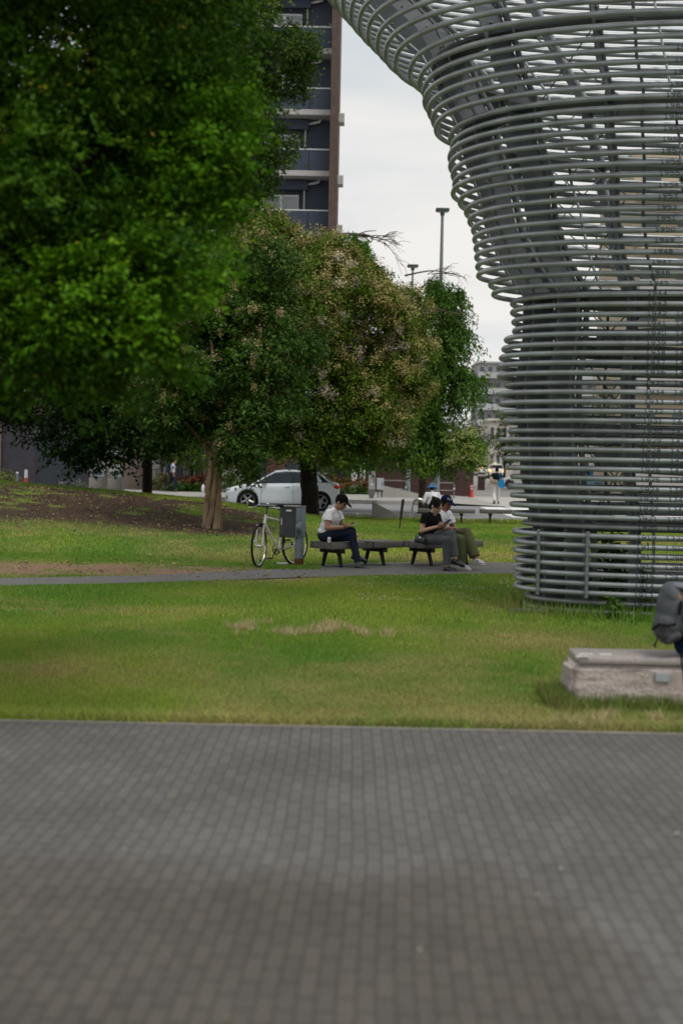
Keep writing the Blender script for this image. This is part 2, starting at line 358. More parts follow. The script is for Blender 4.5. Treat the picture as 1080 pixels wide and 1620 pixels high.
parts = [blades('a', 300000, (0, 0), (8.91, 15), .024, .0065, 11, wfun=lambda y: .30*y+.5),
         blades('b', 300000, (0, 0), (15, 24.6), .030, .013, 12, wfun=lambda y: .28*y+.5),
         blades('c', 260000, (0, 0), (24, 43.1), .038, .024, 13, wfun=lambda y: .27*y+1),
         # rough edge of the lawn against the paving, round the stone seat, round the tower foot, at the far kerb
         blades('d', 16000, (-4.5, 4.5), (8.89, 9.07), .06, .008, 14, lean=.8),
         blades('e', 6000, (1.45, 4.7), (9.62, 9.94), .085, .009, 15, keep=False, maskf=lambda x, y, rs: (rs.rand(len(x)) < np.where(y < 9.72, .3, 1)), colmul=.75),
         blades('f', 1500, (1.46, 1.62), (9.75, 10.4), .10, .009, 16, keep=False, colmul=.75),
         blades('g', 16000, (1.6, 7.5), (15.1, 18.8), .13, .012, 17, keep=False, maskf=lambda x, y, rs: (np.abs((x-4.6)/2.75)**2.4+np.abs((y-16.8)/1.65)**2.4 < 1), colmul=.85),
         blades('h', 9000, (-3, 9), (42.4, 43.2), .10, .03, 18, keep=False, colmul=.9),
         blades('i', 1200, (-1.2, -.3), (22.0, 22.5), .06, .01, 19, keep=False)]
# taller straw-coloured flower stalks in the worn patch
v = np.concatenate([p[0] for p in parts]); c = np.concatenate([p[2] for p in parts])
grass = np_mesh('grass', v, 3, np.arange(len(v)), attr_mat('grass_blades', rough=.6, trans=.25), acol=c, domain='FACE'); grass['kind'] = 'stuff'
rs = np.random.RandomState(5); cl = np.array([(-1.0+rs.rand()*1.5, 13.5+rs.rand()*1.1) for _ in range(90)]+[(-1.4+rs.rand()*.3, 13.8+rs.rand()*.5) for _ in range(8)]+[(1.2+rs.rand()*1.0, 9.0+rs.rand()*.5) for _ in range(14)]+[(-1.25, 8.93)]*2)
cl = cl[(fbm(n3, cl[:, 0]*3.2, cl[:, 1]*4) > .47)]
n = len(cl)*26; c0 = np.repeat(cl, 26, 0); x = c0[:, 0]+rs.normal(0, .035, n); y = c0[:, 1]+rs.normal(0, .035, n); a = rs.uniform(0, 6.28, n); H = .05+.05*rs.rand(n)
v = np.empty((n, 3, 3)); v[:, 0] = np.stack([x-.003*np.cos(a), y-.003*np.sin(a), 0*x], -1); v[:, 1] = np.stack([x+.004*np.cos(a), y+.004*np.sin(a), 0*x], -1); v[:, 2] = np.stack([x+rs.normal(0, .03, n), y+rs.normal(0, .03, n), H], -1)
st = np_mesh('dry_grass', v.reshape(-1, 3), 3, np.arange(3*n), attr_mat('straw', rough=.8, trans=.2), acol=np.array([.52, .42, .24])*(.7+.5*rs.rand(n))[:, None], domain='FACE'); st['kind'] = 'stuff'
# fallen leaves on the mound and the bare soil
rs = np.random.RandomState(8); n = 9000; x = rs.uniform(-13, 1.5, n); y = rs.uniform(20, 38.5, n); s1, s2 = soil_mask(x, y); m = rs.rand(n) < (s2*.9+s1*.35+.02); x = x[m]; y = y[m]; n = len(x)
z = gz(x, y)+.015+.02*rs.rand(n); a = rs.uniform(0, 6.28, n); s = .02+.03*rs.rand(n); tl = rs.normal(0, .35, n)
ux, uy = np.cos(a)*s, np.sin(a)*s; v = np.stack([np.stack([x+ux, y+uy, z+tl*s], -1), np.stack([x-uy*.5, y+ux*.5, z], -1), np.stack([x-ux, y-uy, z-tl*s*.4], -1), np.stack([x+uy*.5, y-ux*.5, z+.01], -1)], 1).reshape(-1, 3)
pal = np.array([[.16, .08, .035], [.10, .055, .03], [.24, .15, .06], [.33, .22, .10], [.07, .04, .025]]); c = pal[rs.randint(0, 5, n)]
np_mesh('fallen_leaves', v, 4, np.arange(4*n), attr_mat('dead_leaf', rough=.8), acol=c)['kind'] = 'stuff'

rs = np.random.RandomState(18); n = 110; x = rs.uniform(-2.4, 2.6, n); y = 3.6+5.2*rs.rand(n)**.7; a = rs.uniform(0, 6.28, n); s = .006+.012*rs.rand(n)**2
ux, uy = np.cos(a)*s, np.sin(a)*s; z = .003+.004*rs.rand(n); v = np.stack([np.stack([x+ux, y+uy, z+.003], -1), np.stack([x-uy*.5, y+ux*.5, z], -1), np.stack([x-ux, y-uy, z+.002], -1), np.stack([x+uy*.5, y-ux*.5, z+.004], -1)], 1).reshape(-1, 3)
pal = np.array([[.30, .22, .12], [.12, .08, .05], [.45, .42, .36], [.20, .18, .08]]); np_mesh('paving_litter', v, 4, np.arange(4*n), attr_mat('bits', rough=.8), acol=pal[rs.randint(0, 4, n)])['kind'] = 'stuff'

rs = np.random.RandomState(28); n = 1500; x = rs.uniform(.2, 3.0, n); y = rs.uniform(17.0, 21.3, n); m = (fbm(n2, x*2, y*2) > .5) & (y < path_edges(x)[0]-.05); x = x[m]; y = y[m]; n = len(x); z = .035+.02*rs.rand(n); s = .004+.004*rs.rand(n)
v = np.stack([np.stack([x+s, y, z], -1), np.stack([x, y+s, z+s*.8], -1), np.stack([x-s, y, z], -1), np.stack([x, y-s, z-s*.8], -1)], 1).reshape(-1, 3)
np_mesh('clover_flowers', v, 4, np.arange(4*n), attr_mat('clover', rough=.8), acol=np.array([.40, .41, .28])*(.6+.5*rs.rand(n))[:, None])['kind'] = 'stuff'
# ------------------------------------------------------------------ ring tower
steel = M('galvanised_tube', (.275, .30, .315), .36, metal=.4, var=.24, vscale=3.5, bump=.0006, bscale=70)
steel_dark = M('painted_steel', (.085, .092, .10), .55, metal=.2, var=.14, vscale=3)
steel_mid = M('grey_steel', (.16, .175, .19), .5, metal=.3, var=.14, vscale=3)
inkm = M('number_ink', (.045, .055, .07), .7)
LX = [827.2,829,811.7,812.4,811.5,812.4,811,811.7,810,826,809,805.7,806.5,806.5,807,799,794,791,787,803,797,790,788,788,798,786,786,789,793,797,810,809,807,807,777,772,753,751.5,750,749,747,745,739.5,734,724,713,715.5,713,709,708,712,709,686,681,675,668,667,660,644.5,621.7,606,593,578,564,551]
LX += [551-13*(k+1) for k in range(20)]
NR = len(LX); SP = .108; CY = 16.85; CX = 4.55; TR = .0312
def ring_par(i):
    h = .035+SP*i
    # left extreme in metres at depth CY
    y_img = 740-(h-CAM_H)*F_PX/CY; pl = P(LX[i], y_img, CY); a = CX-pl.x-TR
    t = float(sstep(30, 52, i)); b = (1.05+.09*min(i, 30)/30)*(1-t)+2.05*t+.06*max(0, i-52)
    if LX[i] > 0 and i in (0, 1, 9, 19, 24): b -= .07
    return h, a, b
def ring_xy(a, b, th, n=2.35):
    c, s = math.cos(th), math.sin(th)
    return CX+a*math.copysign(abs(c)**(2/n), c), CY+b*math.copysign(abs(s)**(2/n), s)
tower = thing('ring_tower', 'tall open tower of stacked grey steel tube rings flaring outwards at the top', 'tower', (CX, CY, 0))
off = Vector((CX, CY, 0))
def loc(o): o.matrix_parent_inverse = Matrix.Translation(-off); return o
NS = 120
THS = [2*math.pi*k/NS for k in range(NS)]
txt_base = {}
STROKES = {'0': [[(.2, 0), (.8, 0), (1, .2), (1, .8), (.8, 1), (.2, 1), (0, .8), (0, .2), (.19, .01)]], '1': [[(.12, .78), (.5, 1), (.5, .1)], [(.1, 0), (.9, 0)]], '2': [[(0, .78), (.2, 1), (.8, 1), (1, .8), (1, .62), (.05, .02), (1, .02)]],
           '3': [[(0, 1), (1, 1), (.5, .6), (.85, .5), (1, .3), (.8, 0), (.2, 0), (0, .15)]], '4': [[(.78, 0), (.78, 1), (0, .28), (1, .28)]], '5': [[(1, 1), (.08, 1), (.05, .55), (.8, .58), (1, .4), (1, .2), (.8, 0), (0, 0)]],
           '6': [[(.9, 1), (.3, .9), (0, .5), (0, .2), (.2, 0), (.8, 0), (1, .2), (1, .38), (.8, .55), (.12, .5)]], '7': [[(0, 1), (1, 1), (.4, 0)]], '8': [[(.5, .56), (.1, .68), (.1, .88), (.3, 1), (.7, 1), (.9, .88), (.9, .68), (.52, .56)], [(.5, .54), (0, .36), (0, .15), (.2, 0), (.8, 0), (1, .15), (1, .36), (.52, .54)]],
           '9': [[(.1, 0), (.7, .1), (1, .5), (1, .8), (.8, 1), (.2, 1), (0, .8), (0, .62), (.2, .45), (.88, .5)]]}
def number_mesh(s):
    """stencilled digits as flat ribbons; z of each vertex is a tiny lift so crossing strokes never share a plane"""
    if s in txt_base: return txt_base[s]
    W_, H_, ADV, SW = .037, .046, .0555, .0042; vs = []; fs = []; lift = 0
    for n_, ch_ in enumerate(s):
        for line in STROKES[ch_]:
            lift += 1; q_ = [Vector((n_*ADV+x*W_, y*H_, 0)) for x, y in line]; b0 = len(vs); p_ = [q_[0]]
            for k in range(1, len(q_)):  # short pieces, so that a long stroke bends round the tube
                m_ = max(1, int(abs(q_[k].y-q_[k-1].y)/.006)); p_ += [q_[k-1].lerp(q_[k], j/m_) for j in range(1, m_+1)]
            for k, q in enumerate(p_):
                d0 = (q-p_[k-1]).normalized() if k else (p_[1]-q).normalized(); d1 = (p_[k+1]-q).normalized() if k < len(p_)-1 else d0
                t_ = (d0+d1); t_ = d1 if t_.length < .2 else t_.normalized(); nn = Vector((-t_.y, t_.x, 0)); m_ = min(1.6, 1/max(.3, nn.dot(Vector((-d1.y, d1.x, 0)))))
                for sg in (-1, 1): v = q+nn*sg*SW*m_; v.z = .0004*(lift % 3)+.00012*k; vs.append(v)
            for k in range(len(p_)-1): fs.append([b0+2*k, b0+2*k+1, b0+2*k+3, b0+2*k+2])
    txt_base[s] = (vs, fs); return txt_base[s]
POP = {1911: 1264, 1912: 1270, 1913: 1274, 1914: 1277, 1915: 1281, 1916: 1285, 1917: 1298, 1918: 1302, 1919: 1322, 1920: 1327, 1921: 1338, 1922: 1340, 1923: 1345, 1924: 1347, 1925: 1349, 1926: 1421}
fin_idx = {}
for i in range(NR):
    h, a, b = ring_par(i); jig = .004*math.sin(i*7.3)
    pts = []
    tilt = .006*math.sin(i*2.1)
    for th in THS:
        x, y = ring_xy(a, b, th); pts.append((x, y, h+tilt*(x-CX)*.15+jig*.3))
    rb_ = MB().tube(pts, TR, 10, closed=True)
    for j in range(6):  # welded sleeves where tube lengths meet
        k0 = (j*20+(i*7) % 13+3) % NS; p0, p1 = Vector(pts[k0]), Vector(pts[(k0+1) % NS]); d_ = (p1-p0).normalized(); rb_.tube([p0, p0+d_*.02], TR+.0018, 10)
    r = rb_.build('ring', steel, tower, smooth=True, fix=False); loc(r)
    # front side, as a function x -> y
    fr = sorted([(p[0], p[1]) for p in pts if p[1] < CY]); fx = [p[0] for p in fr]; fy = [p[1] for p in fr]
    def place(s, px, nm):
        # wrap flat lettering round the tube
        yc = 15.7; x0 = None
        for _ in range(4):
            x0 = (px-540-(742-744)*0)/F_PX*yc
            q = P(px, 744-(h-CAM_H)*F_PX/yc, yc); x0 = q.x; yc = float(np.interp(x0, fx, fy))
        vs, fs = number_mesh(s); mb = MB(); out = []
        for v in vs:
            X = x0+v.x*.98; Y = float(np.interp(X, fx, fy)); ph = (v.y-.0215)/TR*.98+.12; rr = TR+.0018+v.z
            out.append((X, Y-rr*math.cos(ph), h+tilt*(X-CX)*.15+jig*.3+rr*math.sin(ph)))
        mb.add(out, fs); o = mb.build(nm, inkm, r, fix=False); pass
    yr = 1911+i
    px = float(np.interp(yr, [1911, 1915, 1919, 1924, 1929, 1934, 1944, 1949, 1954, 1962, 1964, 1975], [1000, 1003.5, 1006, 1011, 1014, 1019, 1023, 1034, 1040, 1052, 1064, 1085]))
    if yr <= 1966: place(str(yr), px, 'year_number')
    if yr <= 1942:
        p2 = POP.get(yr, 1421+int((yr-1926)*4.3)); place(str(p2), px+46, 'figure_number')
# fins: radial steel plates just inside the rings, with bolt heads
def inner(th, i, d):
    i0 = int(min(i, NR-1)); h, a, b = ring_par(i0); return h, ring_xy(max(a-d, .3), max(b-d, .25), th)
keys = [0, 4, 9, 14, 19, 24, 29, 33, 34, 37, 41, 45, 49, 51, 52, 55, 58, 61, 64, 68, 72, 78, 84]
def smooth_par(i):
    # the frame follows the rings but not their small steps
    js = range(max(0, i-3), min(NR, i+4)); hh = .035+SP*i; aa = min(ring_par(j)[1] for j in js); bb = min(ring_par(j)[2] for j in js); return hh, aa, bb
FT = [math.pi*2*k/14+math.pi/14*.6 for k in range(14)]
for th in FT:
    mb = MB(); t = Vector((-math.sin(th), math.cos(th), 0))*.009; v = []
    for i in keys:
        h, a, b = smooth_par(i); xo, yo = ring_xy(a-.045, b-.045, th); dp = .40 if abs(math.cos(th)) > .75 else .17; xi, yi = ring_xy(max(.2, a-dp), max(.2, b-dp), th)
        o_, n_ = Vector((xo, yo, h)), Vector((xi, yi, h)); v += [o_-t, o_+t, n_+t, n_-t]
    f = []
    for k in range(len(keys)-1):
        for q in range(4): f.append((k*4+q, k*4+(q+1) % 4, k*4+4+(q+1) % 4, k*4+4+q))
    mb.add(v, f)
    for i in range(1, 72, 2):
        h, a, b = smooth_par(i); 
        xo, yo = ring_xy(a-.13, b-.13, th); mb.ell((xo, yo, h+.05), (.016, .028, .016), seg=6, rings=4)
    loc(mb.build('rib_plate', steel_mid, tower))
    # round post along the inner edge of the plate
    mb = MB(); pp = []
    for i in keys:
        h, a, b = smooth_par(i); x, y = ring_xy(max(.2, a-(.46 if abs(math.cos(th)) > .75 else .22)), max(.2, b-(.38 if abs(math.cos(th)) > .75 else .22)), th); pp.append((x, y, h))
    mb.tube(pp, .035, 8); loc(mb.build('post', steel_mid, tower, smooth=True))
    th2 = th+.13; mb = MB(); pp = []
    for i in keys:
        h, a, b = smooth_par(i); x, y = ring_xy(max(.2, a-.10), max(.2, b-.10), th2); pp.append((x, y, h))
    mb.tube(pp, .02, 6); loc(mb.build('post', steel_mid, tower, smooth=True))
# two landings and the ring beams under them
for i, k in ((33.6, 1), (51.4, 1), (58.6, 1), (9.3, 0)):
    h, a, b = smooth_par(int(i)); h = .035+SP*i; mb = MB(); n = 40; v = []
    for (d, z) in ((.07, 0), (.07, -.04), (.42 if not k else .42, -.04), (.42, 0)):
        for q in range(n): x, y = ring_xy(max(.2, a-d), max(.2, b-d), 2*math.pi*q/n); v.append((x, y, h+z))
    f = [(r_*n+q, r_*n+(q+1) % n, ((r_+1) % 4)*n+(q+1) % n, ((r_+1) % 4)*n+q) for r_ in range(4) for q in range(n)]
    mb.add(v, f)
    loc(mb.build('landing', steel_dark, tower))
h = .035+SP*33.6
_, a, b = smooth_par(33)
mb = MB(); poly = [ring_xy(a-.45, b-.4, 2*math.pi*q/32) for q in range(32)]; v = [(x, y, h-.01) for x, y in poly]+[(x, y, h-.05) for x, y in poly]
mb.add(v, [tuple(range(32)), tuple(range(63, 31, -1))]+[(q, (q+1) % 32, (q+1) % 32+32, q+32) for q in range(32)]); loc(mb.build('floor_plate', steel_dark, tower))
# crossing tension rods
rs = random.Random(3)
for lo, hi in ((1, 9), (10, 18), (19, 27), (26, 33), (35, 43), (43, 51), (52, 60)):
    for k in range(0, 14, 2):
        a0, a1 = FT[k], FT[(k+1) % 14]
        def q(i, th):
            h, a, b = smooth_par(i); x, y = ring_xy(max(.2, a-.44), max(.2, b-.36), th); return (x, y, h)
        for e_ in ([q(lo, a0), q(hi, a1)], [q(hi, a0), q(lo, a1)]): loc(MB().tube(e_, .008, 5).build('tension_rod', steel_dark, tower))
# inner spiral stair stringer bands seen through the rings
for (i, dz) in ((14, 0), (27, 0)):
    _, a, b = smooth_par(i); mb = MB(); pts = [ring_xy(a*.62, b*.58, .35+2*math.pi*k/30)+(SP*i+k*.012,) for k in range(22)]
    n = len(pts); v = [p for p in pts]+[(p[0], p[1], p[2]+.16) for p in pts]; f = [(k, k+1, n+k+1, n+k) for k in range(n-1)]
    mb.add(v, f); o = mb.build('stringer', steel_mid, tower, fix=False); so_ = o.modifiers.new('s', 'SOLIDIFY'); so_.thickness = .015; loc(o)
# clamp bars on the low front rings
for px in (856.5, 927.5):
    q = P(px, 890, 16.0); mb = MB(); pts = []
    for i in (1.55, 8.5):
        h, a, b = ring_par(int(round(i))); ps = [ring_xy(a, b, th) for th in THS]; fr = sorted([p for p in ps if p[1] < CY]); y = float(np.interp(q.x, [p[0] for p in fr], [p[1] for p in fr])); pts.append((q.x, y-TR-.016, .035+SP*i))
    m = (Vector(pts[0])+Vector(pts[1]))/2; mb.box(m, (.038, .026, (8.5-1.55)*SP), bev=.004)
    for i in range(2, 9): mb.ell((m.x, m.y-.014, .035+SP*i), (.011, .008, .011), seg=6, rings=4)
    loc(mb.build('clamp_bar', steel_mid, tower))
# ------------------------------------------------------------------ buildings
glass = M('window_glass', (.05, .065, .08), .12, var=.3, vscale=.6, spec=.6)
glass_l = M('curtained_glass', (.28, .31, .33), .25, var=.2, vscale=.8)
white_f = M('white_frame', (.62, .63, .63), .5)
slab_m = M('slab_edge', (.42, .40, .40), .8, var=.06)
bluegrey = M('bluegrey_panel', (.048, .062, .09), .5, var=.12, vscale=.4, spec=.2)
dkwall = M('dark_render', (.035, .042, .055), .7)
brown_t = brick_mat('brown_tile', (.125, .088, .075), (.10, .07, .06), (.06, .045, .04), .23, .075, wall=True)
dkbrick = brick_mat('dark_brick', (.060, .055, .072), (.05, .046, .062), (.035, .032, .038), .23, .075, wall=True)
redbrick = brick_mat('maroon_brick', (.085, .045, .042), (.065, .035, .034), (.045, .03, .028), .24, .08, wall=True)
tanwall = brick_mat('tan_tile', (.20, .155, .135), (.17, .135, .12), (.12, .10, .09), .23, .075, wall=True)
metalg = M('zinc', (.42, .43, .42), .45, metal=.3)

# apartment tower behind the trees
Zt = 76.0
def TX(px): return P(px, 735, Zt).x
x1 = TX(524); x0 = -9.6; ST = 3.215; Z0 = 1.12
apt = thing('apartment_tower', 'tall blue-grey apartment block with glass balconies and a brown tiled edge', 'building', ((x0+x1)/2, Zt+6, 0)); ao = Vector(apt.location)
def L_(o, off_):
    if o.parent.parent is None: o.matrix_parent_inverse = Matrix.Translation(-off_)
    return o
H = Z0+ST*11
L_(MB().box(((x0+x1-.45)/2, Zt+7.2, H/2), (x1-x0-.45, 12, H)).build('wall', bluegrey, apt), ao)
L_(MB().box((x1-.2, Zt+6, H/2+.2), (.42, 14.6, H+.4)).build('end_wall', brown_t, apt), ao)
L_(MB().box(((x0+x1)/2, Zt+6, H+.6), (x1-x0+.2, 14.8, .3)).build('roof', slab_m, apt), ao)
for k in range(12):
    z = Z0+ST*k
    if k > 0: L_(MB().box(((x0+x1-.42)/2, Zt+.6, z-.14), (x1-x0-.43, 1.3, .28)).build('balcony_slab', slab_m, apt), ao)
    if k == 11: continue
    g = MB(); n = 8; wd = (x1-.45-x0)/n
    for q in range(n): g.box((x0+wd*(q+.5), Zt+.03, z+.56), (wd-.04, .03, 1.06))
    gp = L_(g.build('balustrade', bluegrey, apt), ao)
    rl = L_(MB().box(((x0+x1-.42)/2, Zt+.03, z+1.13), (x1-x0-.46, .06, .06)).build('handrail', white_f, gp), ao)
    # recess: dark back, a window, a downpipe, a vent elbow
    for (wx, ww) in ((x1-3.0, 1.9), (x1-7.0, 1.9)):
        L_(MB().box((wx, Zt+1.185, z+1.25), (2.6, .02, 2.5)).build('recess_panel', dkwall, apt), ao)
        fr = MB().box((wx, Zt+1.16, z+1.15), (ww, .03, 1.95)); f_ = L_(fr.build('window', white_f, apt), ao)
        gl = MB(); gl.box((wx-ww/4-.01, Zt+1.14, z+1.15), (ww/2-.1, .02, 1.8)); gl.box((wx+ww/4+.01, Zt+1.14, z+1.15), (ww/2-.1, .02, 1.8)); L_(gl.build('pane', glass_l, f_), ao)
        L_(MB().box((wx-.3, Zt+1.0, z+2.62), (3.4, .35, .5)).build('lintel', bluegrey, apt), ao)
    px_ = MB().tube([(x1-1.75, Zt+1.05, z), (x1-1.75, Zt+1.05, z+ST-.3)], .05, 6); L_(px_.build('downpipe', metalg, apt), ao)
    vt = MB().tube([(x1-1.6, Zt+1.12, z+ST-.5), (x1-1.35, Zt+.95, z+ST-.5), (x1-1.0, Zt+.95, z+ST-.42), (x1-.95, Zt+.95, z+ST-.3)], .07, 6); L_(vt.build('vent_pipe', white_f, apt), ao)
for zz, hh in ((16.9, .5), (14.0, 1.0), (12.2, .5), (20.2, .5)):
    L_(MB().box((x1+.17, Zt+1.2, zz), (.32, .9, hh), bev=.02).build('wall_unit', metalg, apt), ao)

# low podium of dark brick at the left, with a beige storey above
def PX(px, Z): return P(px, 735, Z).x
Zl = 74.0
a_, b_ = PX(4, Zl), PX(197, Zl)
pod = thing('dark_brick_building', 'low dark brick building with a black shutter door under a beige upper storey', 'building', ((a_+b_)/2, Zl+5, 0)); po = Vector(pod.location)
L_(MB().box(((a_+b_)/2, Zl+5, 1.9), (b_-a_, 10, 3.9)).build('wall', dkbrick, pod), po)
L_(MB().box(((a_+b_)/2-.6, Zl+5, 5.7), (b_-a_+1.2, 9.8, 3.6)).build('upper_wall', tanwall, pod), po)
L_(MB().box((a_-.35, Zl+4.9, 1.9), (.6, 10.2, 3.9)).build('end_pier', tanwall, pod), po)
d0, d1 = PX(58, Zl), PX(132, Zl)
L_(MB().box(((d0+d1)/2, Zl-.02, 1.5), (d1-d0, .08, 2.9)).build('door', dkwall, pod), po)
L_(MB().box(((d0+d1)/2, Zl-.05, 3.02), (d1-d0+.2, .12, .14)).build('door_frame', steel_dark, pod), po)
for k in range(3):
    q = L_(MB().box((a_+1.2+k*2.2, Zl+.08, 5.9), (1.2, .06, 1.3)).build('window', glass, pod), po); L_(MB().box((a_+1.2+k*2.2, Zl+.07, 5.2), (1.36, .12, .08)).build('sill', white_f, q), po)
# brownish wall, stone wall, dark opening, brown wall on the right of it
def wallthing(name, label, mat, pxa, pxb, Z, h, th=.5, cap=None, cat='wall'):
    a, b = PX(pxa, Z), PX(pxb, Z); t = thing(name, label, cat, ((a+b)/2, Z+th/2, 0)); o = Vector(t.location)
    L_(MB().box(((a+b)/2, Z+th/2, h/2), (b-a, th, h)).build('wall', mat, t), o)
    if cap: L_(MB().box(((a+b)/2, Z+th/2, h+.05), (b-a+.06, th+.08, .1)).build('coping', cap, t), o)
    return t
wallthing('tiled_wall', 'brown tiled wall between the rubbish bins and the dark tree trunk', tanwall, 198, 241, 74, 3.4, cap=slab_m)
st = M('pale_stone_cladding', (.34, .33, .31), .8, vscale=2)
w_ = thing('stone_wall', 'pale stone clad wall with level joints behind the bonnet of the white car', 'wall', (PX(364, 73), 73.3, 0)); o_ = Vector(w_.location)
for k in range(5): L_(MB().box((PX(364, 73), 73.3, .16+.62*k+.3), (PX(383, 73)-PX(345, 73), .5, .605), bev=.01).build('stone_course', st, w_), o_)
w_ = thing('stone_pillar', 'narrow pale stone pillar just right of the dark tree trunk', 'wall', (PX(247, 73), 73.3, 0)); o_ = Vector(w_.location)
for k in range(5): L_(MB().box((PX(246, 73), 73.3, .16+.62*k+.3), (PX(252, 73)-PX(238, 73), .5, .605), bev=.01).build('stone_course', st, w_), o_)
g_ = thing('garage_block', 'dark covered garage entrance behind the white car', 'building', (PX(430, 75), 78, 0)); o_ = Vector(g_.location)
L_(MB().box((PX(440, 75), 79, 2.3), (PX(545, 75)-PX(345, 75), 7, 4.6)).build('wall', dkwall, g_), o_)
L_(MB().box((PX(392, 75), 75.4, 1.7), (.5, .3, 3.2)).build('pier', tanwall, g_), o_)
L_(MB().box((PX(405, 75), 75.35, 2.55), (2.6, .3, .5)).build('lintel', tanwall, g_), o_)
L_(MB().box((PX(436, 75), 75.42, 1.5), (1.0, .08, .9)).build('notice_board', M('dark_red_board', (.10, .05, .045), .6), g_), o_)
L_(MB().box((PX(437, 75), 75.36, 2.25), (.7, .03, .32)).build('sign_panel', white_f, g_), o_)
L_(MB().box((PX(535, 75), 75.44, 1.9), (1.4, .06, 3.0)).build('shutter', M('grey_shutter', (.10, .10, .11), .6), g_), o_)
wl = wallthing('maroon_brick_wall', 'long dark maroon brick wall behind the railings and the seated couple', redbrick, 578, 749, 80, 3.1, cap=None)

# far blocks down the street
def block(name, label, cat, pxa, pxb, Z, h, mat, floors, bays, band=None, z0=.5, depth=12, glassm=None, balc=False):
    a, b = PX(pxa, Z), PX(pxb, Z); t = thing(name, label, cat, ((a+b)/2, Z+depth/2, 0)); o = Vector(t.location); W = b-a
    L_(MB().box(((a+b)/2, Z+depth/2, h/2+z0-.5), (W, depth, h+1)).build('wall', mat, t), o)
    L_(MB().box(((a+b)/2, Z+depth/2, h+z0+.15), (W+.5, depth+.5, .3)).build('roof', band or slab_m, t), o)
    fh = h/floors
    for f in range(floors):
        for k in range(bays):
            x = a+W*(k+.5)/bays; z = z0+fh*(f+.55); win = L_(MB().box((x, Z-.03, z), (W/bays*.5, .06, fh*.42)).build('window', glassm or glass, t), o)
            if Z < 140: L_(MB().box((x, Z-.08, z-fh*.24), (W/bays*.56, .12, .06)).build('sill', white_f, win), o)
        if balc:
            L_(MB().box(((a+b)/2, Z-.6, z0+fh*f+.65), (W, 1.0, 1.1)).build('balcony', band, t), o)
    return t
greyb = M('grey_render', (.27, .26, .27), .85, vscale=.2); greyl = M('pale_grey_render', (.42, .43, .45), .8, vscale=.2)
block('grey_apartment_block', 'distant grey apartment block with banded balconies above the taxis', 'building', 752, 960, 255, 19.8, greyb, 7, 16, band=greyl, balc=True)
block('beige_corner_building', 'small pale beige building with a cornice just left of the ring tower', 'building', 772, 822, 190, 7.3, M('beige_render', (.45, .41, .37), .8, vscale=.3), 2, 5, band=M('beige_trim', (.58, .54, .48), .8), z0=.6)
block('low_shop_building', 'low pale shop building with wide windows seen through the lower rings', 'building', 838, 1060, 118, 5.6, M('pale_shop_render', (.50, .47, .43), .8, vscale=.3), 2, 9, band=slab_m, z0=.2)
bg_ = M('beige_panel', (.46, .39, .29), .8, vscale=.3); bgs = M('shadow_beige', (.34, .30, .24), .8, vscale=.3)
tb = block('beige_tall_building', 'tall beige building with corrugated balcony fronts seen through the upper rings', 'building', 990, 1330, 92, 21.5, bg_, 7, 6, band=bg_, z0=.2, balc=False)
a = PX(990, 92); o_ = Vector(tb.location)
for f in range(7): L_(MB().box((a+5, 91.2, .2+f*3.07+.7), (9.5, 1.4, 1.15), bev=.03).build('balcony', bg_ if f % 2 else slab_m, tb), o_)
